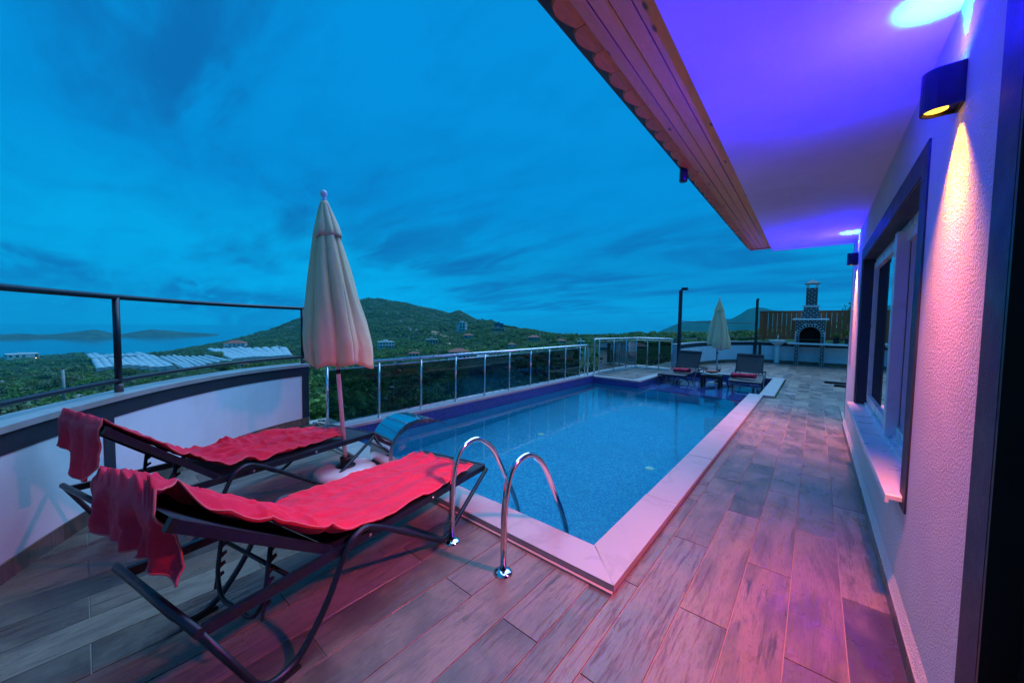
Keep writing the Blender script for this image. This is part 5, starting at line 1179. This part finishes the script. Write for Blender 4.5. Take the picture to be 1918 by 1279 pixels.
# ------------------------------------------------------------------ far houses
def villa(name, label, px_, py_, wpx, hpx, wall_m, roof=None, storeys=2, cols=4, turn=0.0, dpx=None, rmin=60, extra=None):
    p = hit(px_, py_, rmin); k = depth(p)/FPX; d = ray(px_, py_); sec = math.hypot(d[0], d[1])*math.hypot(p[0], p[1])/depth(p)
    w, h_ = wpx*k*0.8, hpx*k; dp = (dpx or wpx*0.7)*k*0.8; az = math.atan2(d[0], d[1])
    o = thing(name, label, 'house', tuple(p), -az+R(turn))
    MB().box(-w/2, w/2, 0, dp, -2.5, h_).build('wall', wall_m, o, rel=False)
    sh = h_/storeys
    for s_ in range(storeys):
        for c in range(cols):
            if random.random() < 0.12: continue
            x0 = -w/2+w*(c+0.25)/cols; x1 = x0+w*0.5/cols; wd = MB().box(x0, x1, -0.06, 0.02, s_*sh+sh*0.28, s_*sh+sh*0.78).build('window', M['win_dark'], o, rel=False)
            MB().box(x0-0.08, x1+0.08, -0.16, -0.061, s_*sh+sh*0.22, s_*sh+sh*0.27).build('sill', wall_m, wd, rel=False)
        if s_: MB().box(-w/2-0.25, w/2+0.25, -0.9, -0.17, s_*sh-0.12, s_*sh+0.06).build('balcony', wall_m, o, rel=False)
        for c in range(2):
            y0 = dp*(c+0.3)/2
            for sx in (-1, 1): MB().box(min(sx*w/2, sx*(w/2+0.06)), max(sx*w/2, sx*(w/2+0.06)), y0, y0+dp*0.2, s_*sh+sh*0.3, s_*sh+sh*0.78).build('window', M['win_dark'], o, rel=False)
    if roof == 'hip':
        e_ = 0.5; rh = min(w, dp)*0.24; z = h_+0.02; x = max(0.1, w/2-dp/2)
        MB().add([(-w/2-e_, -e_, z), (w/2+e_, -e_, z), (w/2+e_, dp+e_, z), (-w/2-e_, dp+e_, z), (-x, dp/2, z+rh), (x, dp/2, z+rh)], [(0, 3, 2, 1), (0, 1, 5, 4), (1, 2, 5), (2, 3, 4, 5), (3, 0, 4)]).build('roof', M['terracotta'], o, rel=False)
    else:
        MB().box(-w/2-0.2, w/2+0.2, -0.2, dp+0.2, h_+0.01, h_+0.35).build('roof', wall_m, o, rel=False)
        MB().box(-w*0.15, w*0.12, dp*0.4, dp*0.75, h_+0.36, h_+2.0).build('stair_house', wall_m, o, rel=False)
    return o
villa('villa', 'white three-storey house with red hipped roof at the foot of the hill', 439, 656, 40, 13, M['house_white'], 'hip', 3, 5, -12, rmin=500)
villa('villa', 'white flat-roofed house low on the hill beside the parasol', 725, 653, 34, 12, M['house_white'], None, 2, 5, 14)
villa('villa', 'beige unfinished flat-roofed house right of the white one', 810, 645, 26, 9, M['house_beige'], None, 1, 4, 10)
villa('villa', 'tall white modern house high on the hill shoulder', 863, 621, 22, 17, M['house_white'], None, 3, 3, -18)
villa('villa', 'small house with red roof just below the tall white house', 878, 634, 22, 6, M['house_beige'], 'hip', 1, 3, 8)
villa('villa', 'dark blue cube-shaped house on the hill ridge', 935, 616, 20, 10, M['house_blue'], None, 2, 2, 6)
villa('villa', 'stone terrace house under the dark blue cube', 934, 621, 28, 6, M['stone'], None, 1, 4, 6)
villa('villa', 'long house with red roof right of the blue cube', 1001, 638, 27, 6, M['house_beige'], 'hip', 1, 4, 4)
villa('villa', 'small tan house farther right on the ridge slope', 1052, 643, 20, 5, M['house_beige'], 'hip', 1, 3, 4)
villa('villa', 'white walled house with red roof just above the pool railing', 862, 672, 46, 13, M['house_white'], 'hip', 2, 5, 10)
villa('villa', 'white shed beside the red-roofed house above the railing', 905, 674, 26, 6, M['house_white'], None, 1, 3, 5)
villa('villa', 'house with red roof behind the left panes of the platform railing', 1131, 653, 22, 4, M['house_beige'], 'hip', 1, 3, 5)
villa('villa', 'long house with red roof behind the middle panes of the platform railing', 1192, 653, 46, 4, M['house_beige'], 'hip', 1, 6, -4)
villa('villa', 'barn with terracotta roof between the greenhouses', 450, 688, 34, 6, M['house_beige'], 'hip', 1, 4, 20)
villa('villa', 'low white farm building at the left shore', 45, 671, 46, 8, M['house_white'], None, 1, 5, 10, rmin=500)
villa('villa', 'low grey building seen dimly through the railing glass', 945, 700, 30, 9, M['concrete'], None, 1, 4, 8)
villa('villa', 'tiny white house under the hill crest left of the parasol rail', 520, 655, 14, 5, M['house_white'], None, 1, 3, 6, rmin=400)
villa('villa', 'small pale house between the beige house and the railing', 775, 668, 22, 6, M['house_white'], 'hip', 1, 3, -6)
villa('villa', 'small white cottage below the long red-roofed house', 960, 650, 18, 5, M['house_white'], 'hip', 1, 3, 8)
villa('villa', 'pale flat house at the right end of the ridge', 1088, 645, 16, 5, M['house_white'], None, 1, 2, 4)
# dirt tracks on the hill
M['dirt'] = plain('bare_dirt', (0.34, 0.19, 0.10), 0.95, var=0.3, vscale=0.3)
def track(px_list, w, label):
    P = [Vector(hit(*c)) for c in px_list]; Q = []
    for a, b_ in zip(P, P[1:]): Q += [a.lerp(b_, k/10) for k in range(10)]
    rows = []
    for i, q in enumerate(Q[:-1]):
        d = (Q[i+1]-q); sd2 = Vector((d.y, -d.x, 0)).normalized(); ww = w*(0.7+0.5*math.sin(i*1.7)**2); row = []
        for u in (-1, -0.4, 0.4, 1): x, y = q.x+sd2.x*ww*u/2, q.y+sd2.y*ww*u/2; row.append((x, y, float(terrain(x, y))+(1.1 if abs(u) < 1 else -0.6)))
        rows.append(row)
    tag(MB().grid(rows).build('dirt_track', M['dirt']), label, kind='structure')
track([(806, 621), (818, 624), (832, 630), (845, 636)], 9, 'bare orange dirt track on the hill left of the tall white house')
track([(845, 636), (835, 643), (850, 650), (838, 656)], 7, 'dirt track winding down below the tall white house')
track([(690, 664), (720, 662), (760, 659), (800, 657)], 8, 'pale cleared strip of ground in front of the white flat-roofed house')
# ------------------------------------------------------------------ poles and wires
def pole(label, px_, pyb, pyt, th=0.16):
    p = hit(px_, pyb, 40); d1 = ray(px_, pyt); r_ = math.hypot(p[0], p[1]); zt = CAMH+d1[2]/math.hypot(d1[0], d1[1])*r_
    o = thing('utility_pole', label, 'utility pole', tuple(p), math.atan2(p[0], p[1])*-1)
    H_ = zt-p[2]; MB().tube([(0, 0, -0.5), (0, 0, H_)], [th*1.15, th*0.8], 10).build('shaft', M['concrete'], o, rel=False)
    MB().box(-0.55, 0.55, -0.09, 0.09, H_-0.35, H_-0.17).build('cross_arm', M['concrete'], o, rel=False)
    MB().lathe([(0.14, 0), (0.16, 0.15), (0.10, 0.45), (0.05, 0.5)], (0, 0, H_), 10).build('insulator', M['rubber'], o, rel=False)
    for z in (H_*0.62, H_*0.52): MB().box(0.1, 0.42, -0.06, 0.06, z, z+0.2).build('bracket', M['metal_dark'], o, rel=False)
    return o, zt
po1, zt1 = pole('concrete utility pole among the trees below the curved parapet', 121, 764, 692, 0.34)
P0 = Vector(po1.location); 
wr2 = thing('power_line', 'thin power lines strung from the concrete utility pole', 'power line', (P0.x, P0.y, zt1-3))
for k, (zoff) in enumerate((-0.3, -5.0, -6.2)):
    for tgt in (pol(-112, 190), pol(-66, 210)):
        T_ = Vector((tgt[0], tgt[1], tgt[2]+9+zoff*0.5)); A0 = Vector((P0.x, P0.y, zt1+zoff)); pts = [A0.lerp(T_, u/16)-Vector((0, 0, 4*2.2*(u/16)*(1-u/16))) for u in range(17)]
        MB().tube(pts, 0.035, 5).build('wire', M['metal_dark'], wr2)
sl2 = thing('street_lamp', 'small orange street lamp glowing among trees near the left shore', 'street lamp', tuple(hit(68, 678, 60)), 0)
d_ = depth(sl2.location); MB().tube([(0, 0, 0), (0, 0, 6.0)], 0.12, 6).build('mast', M['metal_dark'], sl2, rel=False); MB().lathe([(0.2, 6.0), (0.9, 6.3), (0.7, 7.0), (0.1, 7.2)], (0, 0, 0), 10).build('lamp_head', mat_emit('street_glow', (1.0, 0.38, 0.05), 3.0), sl2, rel=False)
# ------------------------------------------------------------------ maquis covering the hills (uncountable)
protos = bpy.data.collections.new('shrub_kinds')
for i in range(4):
    me = with_mat(crown_mesh('shrub', 300+i, 170, 0.24, 12, 0.7), M['leaf' if i != 2 else 'leaf_olive']); o = bpy.data.objects.new('shrub_kind', me); protos.objects.link(o)
pts, scs = [], []
block = [(Vector(g.location), 0) for g in COL.objects if g.name.startswith('villa')]
gh = [(np.array(o.location[:2])) for o in COL.objects if o.name.startswith('greenhouse')]
gpoly = [[hit(*c)[:2] for c in q] for q in (((178, 700), (336, 695), (270, 661), (158, 662)), ((340, 697), (450, 685), (396, 667), (294, 674)), ((436, 680), (550, 674), (545, 655), (384, 659)))]
def in_poly(x, y, P):
    c = np.zeros(x.shape, bool); j = len(P)-1
    for i in range(len(P)):
        xi, yi = P[i]; xj, yj = P[j]; c ^= ((yi > y) != (yj > y)) & (x < (xj-xi)*(y-yi)/(yj-yi+1e-12)+xi); j = i
    return c
def scatter(n_, r0, r1, s0, s1, az0=-106, az1=12, thr=0.34):
    a = np.radians(rng.uniform(az0, az1, n_)); r_ = np.sqrt(rng.uniform(r0*r0, r1*r1, n_)); x, y = r_*np.sin(a), r_*np.cos(a); z = terrain(x, y)
    ok = (z > SEA+3) & (vnoise(x/40, y/40, 9)*0.35+vnoise(x/7, y/7, 8)*0.3+rng.random(n_)*0.35 > thr)
    for P in gpoly: ok &= ~in_poly(x, y, P)
    for v, _ in block: ok &= (np.hypot(x-v.x, y-v.y) > 9+0.004*np.hypot(v.x, v.y))
    # keep the sight line to each house clear of tall scrub right in front of it
    for v, _ in block:
        rv = math.hypot(v.x, v.y); av = math.atan2(v.x, v.y); ok &= ~((np.abs(a-av) < 10/rv) & (r_ < rv) & (r_ > rv-34))
    s_ = rng.uniform(s0, s1, n_); 
    for X, Y, Z, q in zip(x[ok], y[ok], z[ok], s_[ok]): pts.append((X, Y, Z+q*0.18)); scs.append(q)
scatter(1600, 14, 120, 0.5, 1.6, thr=0.28); scatter(26000, 120, 480, 1.4, 3.2, thr=0.25); scatter(85000, 480, 1300, 1.8, 4.2, -84, -18, 0.25)
scatter(6000, 480, 1500, 2.5, 5.5, -106, -80, 0.28)
me = bpy.data.meshes.new('maquis'); me.from_pydata(pts, [], []); at = me.attributes.new('sc', 'FLOAT', 'POINT'); at.data.foreach_set('value', scs)
mq = bpy.data.objects.new('maquis', me); COL.objects.link(mq); tag(mq, 'green maquis scrub covering the hillsides', kind='stuff')
ng = bpy.data.node_groups.new('scatter_shrubs', 'GeometryNodeTree'); ng.interface.new_socket('Geometry', in_out='INPUT', socket_type='NodeSocketGeometry'); ng.interface.new_socket('Geometry', in_out='OUTPUT', socket_type='NodeSocketGeometry')
N = ng.nodes; gi, go = N.new('NodeGroupInput'), N.new('NodeGroupOutput'); ci = N.new('GeometryNodeCollectionInfo'); ci.inputs[0].default_value = protos; ci.inputs[1].default_value = True; ci.inputs[2].default_value = True
ip = N.new('GeometryNodeInstanceOnPoints'); na2 = N.new('GeometryNodeInputNamedAttribute'); na2.data_type = 'FLOAT'; na2.inputs[0].default_value = 'sc'
rv_ = N.new('FunctionNodeRandomValue'); rv_.data_type = 'FLOAT_VECTOR'; rv_.inputs[0].default_value = (-0.15, -0.15, 0); rv_.inputs[1].default_value = (0.15, 0.15, 6.283)
lk = ng.links; lk.new(gi.outputs[0], ip.inputs['Points']); lk.new(ci.outputs[0], ip.inputs['Instance']); ip.inputs['Pick Instance'].default_value = True
lk.new(rv_.outputs[0], ip.inputs['Rotation']); lk.new(na2.outputs[0], ip.inputs['Scale']); lk.new(ip.outputs[0], go.inputs[0])
mq.modifiers.new('scatter', 'NODES').node_group = ng

# ------------------------------------------------------------------ evening haze over the bay
hz_ = MB().box(-9000, 9000, -9000, 9000, SEA-4, 165).build('haze', None); tag(hz_, 'thin blue evening haze over the valley and bay', kind='stuff')
t = NT('evening_haze'); t.t.links.new(t.n('ShaderNodeVolumePrincipled', {'Color': (0.03, 0.85, 1.0), 'Density': 0.00015, 'Anisotropy': 0.0}).outputs[0], t.out.inputs['Volume']); hz_.data.materials.append(t.m)

# pale boulders on the hill (uncountable)
mbk = MB(); rk = random.Random(3); n_ = 10
vs = []; 
for i in range(5):
    for k in range(n_):
        a = 6.283*k/n_; rr3 = math.sin(math.pi*(i+0.6)/5.2)*rk.uniform(0.75, 1.1); vs.append((rr3*math.cos(a), rr3*math.sin(a), -0.4+i*0.28*rk.uniform(0.85, 1.1)))
mbk.add(vs, [(i*n_+k, i*n_+(k+1) % n_, (i+1)*n_+(k+1) % n_, (i+1)*n_+k) for i in range(4) for k in range(n_)]+[tuple(range(4*n_, 5*n_))])
rme = mbk.mesh('boulder'); rme.materials.append(M['stone']); ro_ = bpy.data.objects.new('boulder_kind', rme); rcol = bpy.data.collections.new('boulder_kinds'); rcol.objects.link(ro_)
pts, scs = [], []
scatter(2600, 500, 1150, 0.8, 2.6, -72, -45, 0.42); scatter(900, 60, 480, 0.4, 1.3, -100, -20, 0.40)
me = bpy.data.meshes.new('boulders'); me.from_pydata([(x, y, z+0.6*q) for (x, y, z), q in zip(pts, scs)], [], []); at = me.attributes.new('sc', 'FLOAT', 'POINT'); at.data.foreach_set('value', scs)
bo = bpy.data.objects.new('boulders', me); COL.objects.link(bo); tag(bo, 'pale limestone boulders scattered over the hillside', kind='stuff')
ng2 = ng.copy(); 
for nd in ng2.nodes:
    if nd.bl_idname == 'GeometryNodeCollectionInfo': nd.inputs[0].default_value = rcol
bo.modifiers.new('scatter', 'NODES').node_group = ng2
